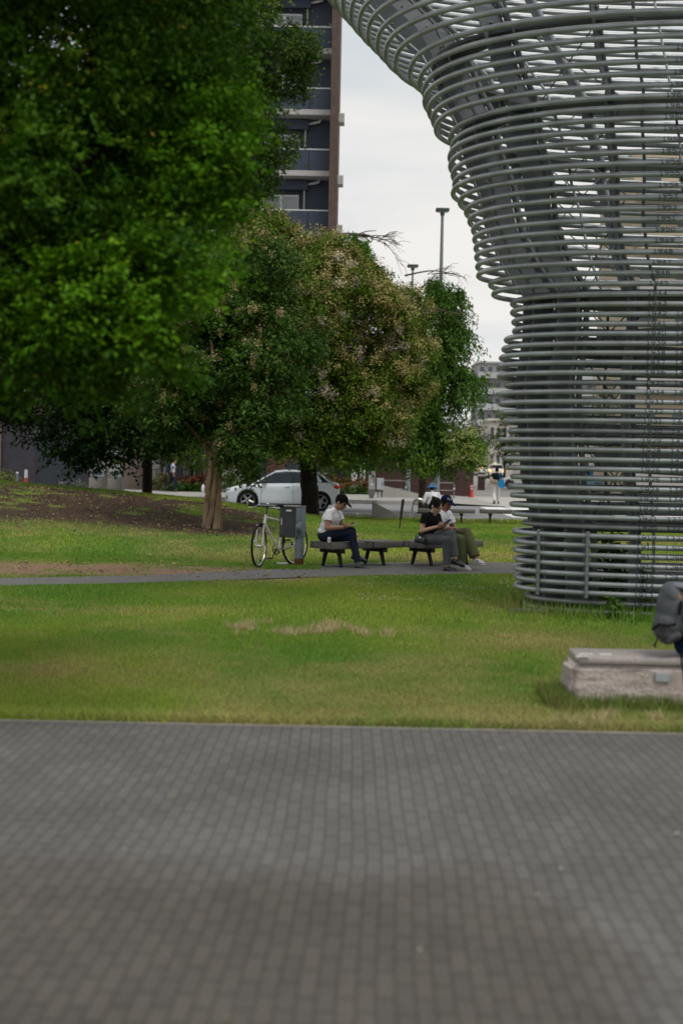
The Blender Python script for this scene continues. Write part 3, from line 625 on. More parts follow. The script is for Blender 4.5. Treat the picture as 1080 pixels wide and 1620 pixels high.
# ------------------------------------------------------------------ trees
def leaf_material(name, rough=.55, trans=.25, spec=.14):
    m = attr_mat(name, 'col', rough, trans); m.node_tree.nodes['Principled BSDF'].inputs['Specular IOR Level'].default_value = spec; return m
LEAF = leaf_material('foliage')
bark_d = M('dark_bark', (.020, .015, .011), .95, var=.4, vscale=9, bump=.03, bscale=18, stretch=(1, 1, .25))
bark_p = M('pale_peeling_bark', (.34, .25, .16), .85, vscale=11, bump=.05, bscale=14, stretch=(1, 1, .13), rgb2=(.10, .055, .03))
def vnorm(a): return a/np.maximum(np.linalg.norm(a, axis=-1, keepdims=True), 1e-9)
def crown(name, parent, blobs, nc, per, ll, lw, cr, seed, cols, droop=0., flat=.6, up=.8, shell=.55, bump=.25, mat=None, cvar=.5, off=None, floor_z=None, keep=None, elong=1., spray=0., twig=0., lumps=0, lseed=1):
    """leaves in clumps over a union of ellipsoids; blobs: (center, (rx,ry,rz)); cols = list of rgb, weights by clump"""
    rs = np.random.RandomState(seed); B = [(np.array(c, float), np.array(r, float)) for c, r in blobs]
    if lumps:
        r2 = np.random.RandomState(lseed); SB = []
        for c_, r_ in B:
            for _ in range(lumps):
                dd_ = vnorm(r2.normal(size=3)); SB.append((c_+dd_*r_*(.70+.25*r2.rand()), np.array([1, 1, .72])*r_.mean()*.36*(.7+.6*r2.rand())))
        CORE = B; B = SB+[(c_, r_*.72) for c_, r_ in B]
    else: CORE = B
    wgt = np.array([(r[0]*r[1]*r[2])**(2/3.) for c, r in B]); wgt /= wgt.sum(); bi = rs.choice(len(B), nc, p=wgt)
    d = vnorm(rs.normal(size=(nc, 3))); C = np.array([b[0] for b in B])[bi]; Rr = np.array([b[1] for b in B])[bi]
    nz = VN(seed+50); lump = 1+bump*(fbm(nz, d[:, 0]*2.3+bi*3.1, d[:, 1]*2.3+d[:, 2]*2.9, 3)-.5)*2
    u = shell+(1-shell)*rs.rand(nc)**.6; c = C+d*Rr*(u*lump)[:, None]
    ins = np.zeros(nc)
    for bc, br in CORE: ins = np.maximum(ins, (np.linalg.norm((c-bc)/br, axis=1) < .55))
    k = ins < .5
    if floor_z is not None: k &= c[:, 2] > floor_z+rs.normal(0, .12, nc)
    if keep is not None: k &= keep(c)
    c = c[k]; d = d[k]; bi = bi[k]; nc = len(c); n = nc*per
    ctint = rs.rand(nc); cc = np.repeat(c, per, 0); dd = np.repeat(d, per, 0)
    # spray directions: a clump is elongated along an outward, drooping twig
    td = vnorm(d*np.array([1, 1, .35])+rs.normal(0, .35, (nc, 3))+np.array([0, 0, -droop])); tdr = np.repeat(td, per, 0)
    g = rs.normal(0, 1, (n, 3))*cr*np.array([1, 1, flat]); s = rs.rand(n)[:, None]
    pos = cc+g+tdr*(s-.3)*cr*2.2*elong
    if twig: pos = cc+g+tdr*(s-.35)*twig*(.6+.8*np.repeat(rs.rand(nc), per))[:, None]
    if spray: pos = pos-np.array([0, 0, 1.])*spray*s**2
    nrm = vnorm(np.array([0, 0, up])+dd*.45+rs.normal(0, .55, (n, 3)))
    t = rs.normal(size=(n, 3))+tdr*.9+np.array([0, 0, -droop*1.6]); t = vnorm(t-nrm*np.sum(t*nrm, 1, keepdims=True)); b = np.cross(nrm, t)
    sz = (.65+.6*rs.rand(n))[:, None]; l = ll*sz; w_ = lw*sz
    v = np.empty((n, 4, 3)); v[:, 0] = pos-t*l/2; v[:, 1] = pos+b*w_/2+nrm*w_*.12+t*l*.05; v[:, 2] = pos+t*l/2-nrm*l*.12; v[:, 3] = pos-b*w_/2+nrm*w_*.12+t*l*.05
    cols = np.array(cols, float); ti = (np.repeat(ctint, per)*cvar+rs.rand(n)*(1-cvar))*(len(cols)-1); i0 = np.clip(ti.astype(int), 0, len(cols)-2); f = (ti-i0)[:, None]
    col = cols[i0]*(1-f)+cols[i0+1]*f; col = col*(.8+.4*rs.rand(n))[:, None]
    o = np_mesh(name, v.reshape(-1, 3), 4, np.arange(4*n), mat or LEAF, parent, acol=col)
    if off is not None: o.matrix_parent_inverse = Matrix.Translation(-Vector(off))
    return o, c
def trunk(parent, off, base, limbs, mat, name='trunk', seg=12, gnarl=0., seed=1):
    rs = random.Random(seed); mb = MB()
    for pts, r0, r1 in limbs:
        P_ = [Vector(p) for p in pts]; out = []; rad = []
        m = 6*(len(P_)-1)
        for k in range(m+1):
            t = k/m*(len(P_)-1); i = min(int(t), len(P_)-2); f = t-i
            a = P_[max(i-1, 0)]; b = P_[i]; c = P_[i+1]; d = P_[min(i+2, len(P_)-1)]
            q = .5*((2*b)+(-a+c)*f+(2*a-5*b+4*c-d)*f*f+(-a+3*b-3*c+d)*f**3)
            if 0 < k: q += Vector((rs.gauss(0, gnarl), rs.gauss(0, gnarl), 0))
            out.append(q); r = r0+(r1-r0)*(k/m)**.8; 
            if k == 0 and r0 > .12: r *= 1.25
            rad.append(r)
        mb.tube(out, rad, seg)
    o = mb.build(name, mat, parent, smooth=True); o.matrix_parent_inverse = Matrix.Translation(-Vector(off)); return o
def wire_limbs(origin, targets, r0, seed, sag=.25):
    rs = random.Random(seed); out = []
    for t in targets:
        t = Vector(t); m = origin.lerp(t, .5)+Vector((rs.gauss(0, .2), rs.gauss(0, .2), .25*(t-origin).length*sag)); out.append(([origin, m, t], r0, .015))
    return out
def twigs(cpts, fork, n, seed): 
    rs = random.Random(seed); q = [Vector(cpts[rs.randrange(len(cpts))]) for _ in range(n)]; return q

# --- A: big near tree on the left, trunk just outside the frame
ZA = 13.0
tA = thing('leafy_tree', 'large nearest leafy tree filling the upper left, bright yellow-green leaf tips', 'tree', (-3.3, 9.5, 0)); oA = Vector(tA.location)
def PB(px, py, Z, rx, ry, rz): return (tuple(P(px, py, Z)), (rx, ry, rz))
KA = .69
def PA(px, py, Z, rx, ry, rz): return (tuple(P(px, py, Z*KA)), (rx*KA, ry*KA, rz*KA))
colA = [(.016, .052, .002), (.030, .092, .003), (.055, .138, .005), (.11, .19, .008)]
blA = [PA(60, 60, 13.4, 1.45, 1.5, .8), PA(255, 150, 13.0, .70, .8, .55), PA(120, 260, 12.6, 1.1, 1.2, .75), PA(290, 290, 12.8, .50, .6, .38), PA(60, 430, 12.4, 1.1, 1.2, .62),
       PA(230, 425, 12.2, .62, .7, .42), PA(40, 545, 12.3, .85, .9, .36), PA(215, 530, 12.0, .42, .5, .26), PA(-160, 200, 13.6, 1.7, 2.0, 1.6), PA(-180, 480, 13.2, 1.2, 1.6, .8), PA(150, -120, 13.6, 1.5, 1.6, 1.2), PA(-250, -200, 14, 2.4, 2.4, 2.0), PA(330, 60, 13.6, .35, .5, .5), PA(368, 190, 13, .26, .35, .24), PA(120, 605, 12.3, .55, .5, .13), PA(262, 588, 12, .22, .3, .09), PA(20, 612, 12.4, .5, .5, .12), PA(60, -230, 12.4, 2.6, 1.8, .8), PA(-40, -60, 12.4, 1.5, 1.2, .6), PA(352, 110, 13.2, .25, .35, .25), PA(350, 260, 13, .22, .3, .2), PA(60, 200, 14.2, 1.5, 1.2, 1.0), PA(30, 20, 14.4, 1.2, 1.0, .7), PA(90, 120, 14.6, 1.6, 1, 1.2), PA(80, 110, 15.6, 2.2, .9, 1.5), PA(150, 330, 15.4, 1.5, .8, 1.1), PA(60, 420, 15.4, 1.3, .8, .8)]  # unseen lobes above the frame are added to shade the upper crown
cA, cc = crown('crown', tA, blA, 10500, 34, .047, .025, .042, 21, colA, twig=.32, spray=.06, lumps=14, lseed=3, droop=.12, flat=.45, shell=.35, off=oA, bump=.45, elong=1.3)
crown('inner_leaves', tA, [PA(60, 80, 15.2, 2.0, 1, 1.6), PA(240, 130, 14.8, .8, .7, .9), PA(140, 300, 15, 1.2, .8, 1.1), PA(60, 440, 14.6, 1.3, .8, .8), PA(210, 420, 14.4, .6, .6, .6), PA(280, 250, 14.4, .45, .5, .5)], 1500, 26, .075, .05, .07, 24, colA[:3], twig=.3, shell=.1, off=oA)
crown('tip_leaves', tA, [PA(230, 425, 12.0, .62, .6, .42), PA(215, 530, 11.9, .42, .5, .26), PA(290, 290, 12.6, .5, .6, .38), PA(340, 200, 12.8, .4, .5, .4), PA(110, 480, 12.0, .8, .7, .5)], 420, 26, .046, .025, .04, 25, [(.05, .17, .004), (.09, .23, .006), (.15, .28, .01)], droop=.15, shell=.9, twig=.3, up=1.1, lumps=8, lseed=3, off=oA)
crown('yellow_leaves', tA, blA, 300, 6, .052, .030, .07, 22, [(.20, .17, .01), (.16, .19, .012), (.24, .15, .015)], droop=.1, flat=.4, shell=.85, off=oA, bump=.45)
fk = Vector((-3.2, 9.5, 2.0))
trunk(tA, oA, 0, [([(-3.3, 9.5, -.1), (-3.25, 9.5, 1.0), fk], .24, .17)]+wire_limbs(fk, [P(60, 60, 9.2), P(255, 150, 9), P(120, 260, 8.7), P(60, 430, 8.6), P(230, 425, 8.4), P(-160, 200, 9.4), P(150, -120, 9.4), P(-250, -200, 9.7)], .06, 2), bark_d)

# --- B: dark tree behind it
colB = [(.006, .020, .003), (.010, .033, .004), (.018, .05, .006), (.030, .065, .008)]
gB = G(232, 783, 38, 44) if False else Vector((P(232, 783, 43).x, 43.0, 0))
tB = thing('dark_tree', 'dark low-branched tree with a black trunk behind the left mound', 'tree', tuple(gB)); oB = Vector(tB.location)
blB = [PB(40, 600, 38, 1.8, 1.8, 1.1), PB(150, 640, 38, 1.7, 1.8, 1.25), PB(230, 620, 39, 1.6, 2, 1.5), PB(120, 690, 38, .95, 1.2, .72), PB(60, 650, 38.5, 1.3, 1.4, .7), PB(190, 700, 37.5, .95, 1.2, .6), PB(255, 680, 38, .7, 1.0, .7), PB(100, 480, 40, 3.4, 3, 2.4), PB(300, 560, 40, 2, 2.2, 1.6), PB(-60, 560, 40, 2.8, 2.5, 2.2), PB(250, 490, 41, 2.0, 2, 1.6), PB(180, 420, 42, 2.0, 2, 1.6)]
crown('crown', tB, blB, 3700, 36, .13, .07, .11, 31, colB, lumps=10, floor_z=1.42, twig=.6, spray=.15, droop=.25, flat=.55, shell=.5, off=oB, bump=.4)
fk = gB+Vector((0, 0, 2.6))
trunk(tB, oB, 0, [([gB+Vector((0, 0, -.2)), gB+Vector((.02, 0, 1.2)), fk], .17, .13)]+wire_limbs(fk, [P(150, 640, 38), P(100, 480, 40), P(300, 560, 40), P(40, 600, 38), P(255, 680, 38), P(120, 700, 38)], .07, 4), bark_d)
tb2 = thing('young_tree', 'thin staked sapling in front of the stainless bins', 'tree', (P(168, 760, 52).x, 52, 0)); ob = Vector(tb2.location)
trunk(tb2, ob, 0, [([ob, ob+Vector((.03, 0, 1.0)), ob+Vector((-.02, 0, 2.6))], .045, .025)], M('sapling_bark', (.16, .12, .07), .9))
crown('crown', tb2, [((ob.x, ob.y, 3.3), (.9, .9, .9))], 90, 24, .13, .06, .16, 35, colB, off=ob)

# --- C: tall evergreen in front of the apartment tower
colC = [(.018, .042, .006), (.034, .075, .010), (.055, .105, .014), (.09, .14, .02)]
gC = Vector((P(395, 800, 52).x, 52.0, 0))
tC = thing('tall_evergreen_tree', 'tall glossy evergreen tree in front of the apartment balconies', 'tree', tuple(gC)); oC = Vector(tC.location)
blC = [PB(425, 80, 50, 1.75, 1.9, 1.7), PB(360, 40, 51, 2.4, 2.2, 2.0), PB(455, 130, 50, .85, 1.2, .75), PB(400, 235, 50, 1.25, 1.6, 1.2), PB(425, 262, 50, .62, .9, .7), PB(330, 200, 51, 2.2, 2.2, 2.4), PB(380, 320, 51, 1.3, 1.7, .9), PB(310, 370, 51, 2.2, 2.2, 1.7), PB(370, -70, 51, 2.2, 2.2, 1.8), PB(230, 250, 52, 2.8, 2.4, 3.2), PB(250, 60, 52, 2.8, 2.4, 3)]
crown('crown', tC, blC, 3400, 34, .15, .085, .15, 41, colC, lumps=12, twig=.4, droop=.05, flat=.7, shell=.6, off=oC, bump=.35)
crown('new_leaves', tC, blC, 220, 12, .15, .06, .14, 42, [(.16, .24, .02), (.12, .2, .02)], shell=1.0, off=oC, bump=.35)
trunk(tC, oC, 0, [([gC+Vector((0, 0, -.1)), gC+Vector((.1, 0, 4)), gC+Vector((-.2, 0, 9)), P(360, 40, 51)], .24, .08)]+wire_limbs(gC+Vector((.05, 0, 6)), [P(400, 235, 50), P(330, 200, 51), P(380, 320, 51), P(310, 370, 51), P(230, 250, 52), P(425, 80, 50)], .09, 6), bark_d)
# two bare leaning shoots on its right side
# --- D: crape myrtle with a pale peeling trunk
gD = G(336, 835, 25, 36)
tD = thing('crape_myrtle', 'crape myrtle with pale peeling twisted trunk and cream blossom on the bare slope', 'tree', tuple(gD)); oD = Vector(tD.location); ZD = gD.y
colD = [(.018, .048, .007), (.034, .080, .010), (.055, .12, .016), (.09, .17, .026)]
blD = [PB(330, 560, ZD, 1.15, 1.3, 1.1), PB(265, 610, ZD+.6, .95, 1.2, .8), PB(400, 610, ZD, 1.0, 1.2, .95), PB(375, 690, ZD-.4, .55, .8, .62), PB(430, 530, ZD+.8, .95, 1.2, 1.0), PB(350, 470, ZD+.8, 1.1, 1.2, .85), PB(270, 650, ZD-.5, .55, .7, .45), PB(325, 660, ZD+.3, .65, .7, .45), PB(385, 735, ZD-.5, .3, .45, .3), PB(415, 420, ZD+.8, .75, .9, .75)]
crown('crown', tD, blD, 2300, 34, .10, .05, .085, 51, colD, lumps=12, lseed=5, twig=.45, spray=.12, droop=.25, flat=.6, shell=.55, off=oD, bump=.45)
_, cd = crown('blossom', tD, blD, 420, 60, .034, .034, .042, 52, [(.50, .42, .24), (.34, .27, .10), (.60, .52, .36)], up=.6, shell=.97, lumps=12, lseed=5, off=oD, bump=.45, flat=1.3, mat=leaf_material('petals', .8, .2), keep=lambda c: c[:, 1] < ZD+.4)
b0 = gD; K = ZD/F_PX
mbk = MB(); rs = random.Random(7)
pts = [P(336, 838, ZD), P(337, 810, ZD), P(337, 780, ZD), P(339, 750, ZD), P(341, 712, ZD)]
strands = [(pts, .13, .10)]
for k in range(6):
    ph = 2*math.pi*k/6; q = []
    for j, pp in enumerate(pts):
        f_ = j/4; rr = .115*(1.35-.6*f_+.25*max(0, f_-.7)); a_ = ph+f_*1.3; q.append(pp+Vector((math.cos(a_)*rr, math.sin(a_)*rr, 0)))
    strands.append((q, .085 if k % 2 else .065, .062 if k % 2 else .05))
trunk(tD, oD, 0, strands+[
     ([P(333, 718, ZD), P(322, 700, ZD), P(306, 682, ZD-.1), P(292, 668, ZD-.2)], .09, .045), ([P(348, 715, ZD), P(352, 670, ZD), P(340, 600, ZD), P(335, 540, ZD)], .10, .03), ([P(350, 712, ZD), P(375, 680, ZD-.2), P(402, 662, ZD-.2), P(414, 640, ZD)], .08, .03),
     ([P(342, 715, ZD), P(330, 650, ZD+.2), P(322, 620, ZD+.2), P(318, 560, ZD)], .10, .03)], bark_p, gnarl=.008, seg=14)

# --- E: big flowering tree over the car
gE = Vector((P(491, 815, 40.2).x, 40.2, 0)); gE.z = float(gz(gE.x, gE.y))
tE = thing('flowering_tree', 'big round tree with black trunk and brown-gold seed blossom above the white car', 'tree', tuple(gE)); oE = Vector(tE.location)
ZE = 40.0
colE = [(.034, .070, .005), (.060, .118, .008), (.095, .165, .013), (.14, .21, .02)]
blE = [PB(440, 430, ZE, 1.75, 2.0, 1.45), PB(500, 500, ZE-.6, 1.9, 2.2, 1.9), PB(590, 500, ZE, 1.35, 1.8, 1.25), PB(620, 570, ZE-.3, .95, 1.5, 1.55), PB(470, 610, ZE-1, 1.7, 1.8, 1.3), PB(560, 650, ZE-1, 1.25, 1.5, 1.0), PB(420, 660, ZE, 1.1, 1.3, .85), PB(600, 690, ZE-.6, .8, 1.1, .55), PB(500, 700, ZE-1, 1.2, 1.4, .5), PB(430, 370, ZE, .75, 1.0, .55), PB(560, 440, ZE, .8, 1.2, .6), PB(400, 520, ZE+1, 1.5, 1.6, 1.6), PB(640, 500, ZE, .55, 1.0, .8)]
crown('crown', tE, blE, 4600, 36, .125, .055, .12, 61, colE, lumps=14, lseed=6, twig=.5, spray=.15, droop=.3, flat=.6, shell=.6, off=oE, bump=.38)
def kE(c):  # blossom mostly on the upper and right outer face
    px = 540+c[:, 0]/c[:, 1]*F_PX; py = 735-(c[:, 2]-CAM_H)/c[:, 1]*F_PX
    r = np.random.RandomState(9).rand(len(c)); pr = np.clip(.85-(py-350)/330.+(px-480)/210., .12, 1.0); return (r < pr) & (c[:, 1] < ZE+.8)
crown('seed_blossom', tE, blE, 7000, 44, .052, .042, .08, 62, [(.25, .215, .06), (.33, .28, .10), (.46, .39, .18), (.20, .21, .045)], up=.5, shell=.9, lumps=14, lseed=6, off=oE, bump=.38, flat=1.1, keep=kE, mat=leaf_material('seed_petals', .85, .2))
crown('cream_blossom', tE, blE, 330, 120, .046, .044, .07, 63, [(.60, .52, .40), (.70, .62, .50), (.45, .36, .22)], up=.5, shell=1.02, lumps=14, lseed=6, off=oE, bump=.38, flat=1.0, mat=leaf_material('cream_petals', .85, .2), keep=lambda c: (c[:, 1] < ZE) & (c[:, 2] < 7.2), cvar=.7)
trunk(tE, oE, 0, [([gE+Vector((0, 0, -.2)), P(490, 780, ZE), P(487, 740, ZE), P(485, 700, ZE)], .27, .22)]+wire_limbs(P(485, 705, ZE), [P(440, 430, ZE), P(500, 500, ZE-.6), P(590, 500, ZE), P(620, 570, ZE-.3), P(470, 610, ZE-1), P(420, 660, ZE), P(600, 690, ZE-.6), P(400, 520, ZE+1)], .12, 8), bark_d, gnarl=.012)

# --- F: drooping tree on the right, bare twigs above it
ZF = 49.0
gF = Vector((P(668, 790, ZF+1).x, ZF+1, 0))
tF = thing('weeping_tree', 'green tree with long drooping leaf sprays and bare twigs between blossom tree and ring tower', 'tree', tuple(gF)); oF = Vector(tF.location)
colF = [(.030, .080, .009), (.055, .13, .017), (.09, .19, .028), (.16, .28, .055)]
blF = [PB(700, 468, ZF, .72, 1, .5), PB(724, 520, ZF, .55, .8, .5), PB(692, 560, ZF, .92, 1.2, .8), PB(738, 600, ZF-.3, .62, .8, .3), PB(698, 640, ZF, 1.0, 1.2, .7), PB(718, 700, ZF-.4, .75, .9, .35), PB(650, 610, ZF, 1.1, 1.3, 1.2), PB(650, 690, ZF-.3, .9, 1, .45), PB(560, 392, ZF, .55, .7, .2), PB(600, 600, ZF+1.5, 1.6, 1.3, 1.6), PB(540, 690, ZF, 1.1, 1.1, .5)]
crown('crown', tF, blF, 3000, 30, .19, .055, .075, 71, colF, droop=.55, flat=.8, up=.45, shell=.5, off=oF, bump=.5, spray=.75, twig=.75, lumps=7, lseed=8)
crown('pale_blossom', tF, [PB(735, 700, ZF-1.2, .55, .5, .45), PB(752, 730, ZF-1.2, .35, .4, .3), PB(725, 735, ZF-1.2, .4, .4, .3)], 26, 80, .05, .045, .13, 73, [(.42, .46, .14), (.50, .50, .22), (.30, .38, .08)], off=oF, shell=.7, mat=leaf_material('pale_petals', .8, .25))
crown('young_leaves', tF, [PB(735, 715, ZF-1.1, .65, .6, .55), PB(665, 740, ZF-1, .5, .5, .3)], 70, 26, .18, .06, .15, 74, [(.10, .19, .02), (.15, .25, .03)], off=oF, shell=.3, droop=.4)
rs = random.Random(12); lb = []
def twig(p0, p1, r, depth):
    lb.append(([p0, p0.lerp(p1, .5)+Vector((rs.gauss(0, .04), rs.gauss(0, .1), .09)), p1], r, r*.35))
    if depth > 0:
        for k in range(4):
            s = p0.lerp(p1, .3+.6*rs.random()); ln = (p1-p0).length*(.3+.4*rs.random()); d = (p1-p0).normalized(); d = (d+Vector((rs.gauss(0, .25), rs.gauss(0, .4), rs.gauss(-.18, .38)))).normalized(); twig(s, s+d*ln, r*.55, depth-1)
st_ = P(545, 368, ZF)
twig(P(512, 375, ZF), P(585, 372, ZF), .05, 1); twig(P(560, 372, ZF), P(632, 388, ZF), .035, 2); twig(P(575, 376, ZF), P(615, 375, ZF), .025, 2); twig(P(520, 412, ZF), P(602, 425, ZF), .035, 1); twig(P(640, 436, ZF), P(712, 432, ZF), .035, 2); twig(P(655, 485, ZF-1), P(730, 500, ZF-1.2), .03, 1)
trunk(tF, oF, 0, [([gF+Vector((0, 0, -.1)), P(668, 740, ZF), P(660, 600, ZF), P(640, 480, ZF)], .17, .09)]+wire_limbs(P(664, 660, ZF), [P(700, 490, ZF), P(695, 560, ZF), P(740, 610, ZF-.4), P(715, 690, ZF-.6), P(650, 700, ZF-.3), P(600, 600, ZF+1.5)], .07, 9)+wire_limbs(P(640, 480, ZF), [P(560, 372, ZF), P(520, 412, ZF), P(690, 434, ZF)], .05, 10)+lb, M('grey_brown_bark', (.09, .065, .05), .9, var=.3), seg=8)

# --- trees further off: behind the tower, down the street, in the front garden
colG = [(.02, .045, .01), (.035, .075, .015), (.06, .11, .02), (.12, .15, .03)]
def small_tree(name, label, px, Z, h, rx, n, seed, cols=colG, lw=.12, blobs=None, z0=0.):
    x = PX(px, Z); t = thing(name, label, 'tree', (x, Z, z0), group=None); o = Vector(t.location)
    rs_ = random.Random(seed); bl = blobs or [((x+rs_.uniform(-.5, .5)*rx, Z+rs_.uniform(-.5, .5)*rx, z0+h*(.45+.4*rs_.random())), (rx*(.5+.3*rs_.random()), rx*.6, h*.2)) for _ in range(5)]+[((x, Z, z0+h*.66), (rx*.9, rx*.9, h*.32))]
    crown('crown', t, bl, n, 22, lw*2, lw, rx*.13, seed, cols, off=o, shell=.5, bump=.4)
    trunk(t, o, 0, [([(x, Z, z0-.1), (x+.05, Z, z0+h*.3), (x, Z, z0+h*.7)], .05+h*.014, .04)]+wire_limbs(Vector((x, Z, z0+h*.3)), [b[0] for b in bl[:4]], .02+h*.006, seed), bark_d, seg=8); return t
small_tree('street_tree', 'dark green street tree behind the lower rings, left of the other two', 985, 98, 7.6, 2.9, 320, 81)
small_tree('street_tree', 'dark green street tree at the far right behind the rings', 1058, 104, 8.0, 3.2, 320, 82)
small_tree('autumn_tree', 'small orange tinted street tree seen between the rings', 1012, 92, 5.2, 1.7, 180, 83, cols=[(.30, .17, .05), (.24, .18, .04), (.10, .12, .03)])
small_tree('street_tree', 'thin street tree between the beige corner building and the ring edge', 797, 120, 6.3, 1.25, 120, 84, z0=.15)
small_tree('street_tree', 'bushy street tree behind the maroon wall beside the taxis', 728, 112, 5.4, 3.0, 300, 85, z0=.1)
small_tree('garden_tree', 'light green garden tree with staked stem behind the walking man', 303, 72, 3.6, 1.3, 170, 86, cols=[(.04, .09, .015), (.08, .15, .02), (.13, .20, .03)], z0=.15, lw=.09)
small_tree('garden_tree', 'slim garden tree between the stone pillar and the walking man', 262, 72.5, 4.2, 1.2, 150, 87, cols=colG, z0=.15, lw=.09)
small_tree('garden_tree', 'small garden tree in the bed behind the rear of the white car', 566, 74, 4.0, 1.5, 190, 88, cols=[(.03, .06, .012), (.06, .12, .02), (.10, .17, .02)], z0=.15, lw=.1)
# low planting beds: shrubs one can tell apart
def shrub(label, px, Z, w_, h, cols, seed, n=46, z0=.15, name='shrub', lw=.07):
    x = PX(px, Z); t = thing(name, label, 'shrub', (x, Z, z0)); o = Vector(t.location)
    crown('foliage', t, [((x, Z, z0+h*.45), (w_/2, .4, h*.55))], n, 24, lw*2, lw, .1, seed, cols, off=o, shell=.3, bump=.3)
    trunk(t, o, 0, [([(x+dx*.3, Z, z0-.02), (x+dx, Z, z0+h*.6)], .015, .006) for dx in (-w_*.2, 0, w_*.2)], bark_d, name='stems', seg=5)
RED = [(.20, .05, .03), (.26, .08, .045), (.12, .07, .02)]; ORG = [(.26, .12, .05), (.20, .10, .04), (.10, .09, .02)]; GRN = [(.03, .075, .012), (.05, .11, .02), (.09, .15, .03)]; TAN = [(.22, .19, .07), (.14, .14, .04), (.10, .12, .03)]
shrub('low tan shrub at the left end of the garden bed', 254, 71.6, 1.2, .8, TAN, 101)
shrub('russet shrub in the garden bed behind the walking man', 300, 71.4, 1.7, .85, RED, 102)
shrub('russet shrub touching the pale peeling trunk on its left', 322, 71.6, 1.3, .95, RED, 103)
shrub('spiky olive shrub in front of the pale stone wall', 354, 71.2, 1.3, 1.2, TAN, 104)
shrub('green ground shrub nearest the walking man feet', 283, 70.9, 1.6, .45, GRN, 105)
shrub('green ground shrub between the two russet shrubs', 312, 70.9, 1.8, .4, GRN, 106)
shrub('orange flowering shrub behind the tail lamp of the white car', 545, 73.2, 1.4, .8, ORG, 107)
shrub('orange flowering shrub left of the tall grey cabinet', 566, 73.4, 1.5, .85, ORG, 108)
shrub('red flowering shrub behind the car roof beside the trunk', 520, 74.2, 1.2, .9, RED, 109)
shrub('green hedge strip in front of the orange shrubs', 556, 72.6, 2.2, .35, GRN, 110, n=70)
shrub('yellow-green fan shrub at the far left by the dark brick wall', 12, 66, .95, .95, [(.10, .13, .03), (.16, .18, .05)], 111)
shrub('red flowering shrub at the left beside the striped bollard', 26, 67, 1.2, .5, RED, 112, n=26)
shrub('tiny blossom shrub in front of the black shutter door', 120, 66, 1.2, .55, [(.05, .06, .04), (.25, .24, .22)], 113, n=20)
shrub('dark bush under the peeling tree right side behind the slope', 372, 70.5, 1.1, .8, GRN, 114)
# plants at the foot of the tower
def leafplant(label, c, h, w_, seed, cols=GRN, n=26, lw=.03):
    t = thing('weed_plant', label, 'plant', tuple(c)); o = Vector(c)
    crown('foliage', t, [((c[0], c[1], c[2]+h*.55), (w_/2, w_/2, h*.5))], n, 9, lw*2.2, lw, w_*.14, seed, cols, off=o, shell=.2)
    trunk(t, o, 0, [([(c[0], c[1], 0), (c[0]+.01, c[1], h*.85)], .006, .002)], bark_d, name='stem', seg=5)
gq = G(968, 980, 10, 20); leafplant('bright green weed in front of the lowest rings of the tower', (gq.x, gq.y-.1, 0), .24, .16, 121, cols=[(.06, .13, .02), (.10, .20, .03)])
for k, (px, Z, h) in enumerate(((962, 17.4, .75), (975, 17.8, .95), (895, 17.2, .5), (1000, 17.9, .5))):
    leafplant(['weed growing inside the tower, leftmost of the tall two', 'tallest weed growing inside the tower', 'low weed inside the tower near the left clamp bar', 'low weed inside the tower at the right under the numbers'][k], (PX(px, Z), Z, 0), h, .5, 130+k, n=40, lw=.05)
# ------------------------------------------------------------------ benches
wood_g = M('weathered_bench_slab', (.175, .165, .155), .85, vscale=3, bump=.004, bscale=30, stretch=(.4, 6, 6), rgb2=(.085, .075, .068))
wood_d = M('dark_bench_frame', (.022, .019, .018), .7)
def bench(label, corner, yaw, Lg, Wd, ht=.415, th=.11, group='low slab benches'):
    """corner = near left corner on the ground; local x along the length, y along the width"""
    t = thing('slab_bench', label, 'bench', corner, yaw, group)
    s = MB()
    n = 3
    for k in range(n): s.box((Lg/2, Wd*(k+.5)/n, ht-th/2), (Lg, Wd/n-.006, th), bev=.008)
    s.build('seat', wood_g, t, smooth=True)
    for fx in (.16, .78):
        x = Lg*fx if fx < .5 else Lg*.76
        bm_ = MB().box((x, Wd/2, ht-th-.035), (.09, Wd*.92, .07)).build('support', wood_d, t)
        for s_ in (-1, 1):
            y0 = Wd/2+s_*Wd*.28; y1 = Wd/2+s_*Wd*.42
            MB().tube([(x, y0, ht-th-.06), (x, y1, 0)], [.036, .026], 4).build('leg', wood_d, t)
    return t
def near(px, py, h, Y0=10, Y1=60):
    """point on the ray at height h"""
    d = ray(px, py); t = (h-CAM_H)/d.z; return Vector((d.x*t, d.y*t, h))
c1 = near(525.5, 858.6, .415); c2 = near(671, 857.6, .415)
BY = R(41)
b1 = bench('weathered slab bench the man in the black cap sits on', (c1.x, c1.y, 0), BY, 1.53, .56)
b2 = bench('weathered slab bench the seated couple shares', (c2.x, c2.y, 0), BY, 1.40, .56)
c3 = near(655, 809.5, .42); 
b3 = bench('far slab bench behind the couple, the person in the blue hat on it', (PX(662, 41.2), 41.2, 0), R(-6), 1.65, .6, ht=.42)
b4 = bench('far slab bench on the paved strip, cut off by the edge of the tower', (PX(761, 41.4), 41.4, 0), R(-3), 1.9, .6, ht=.42)

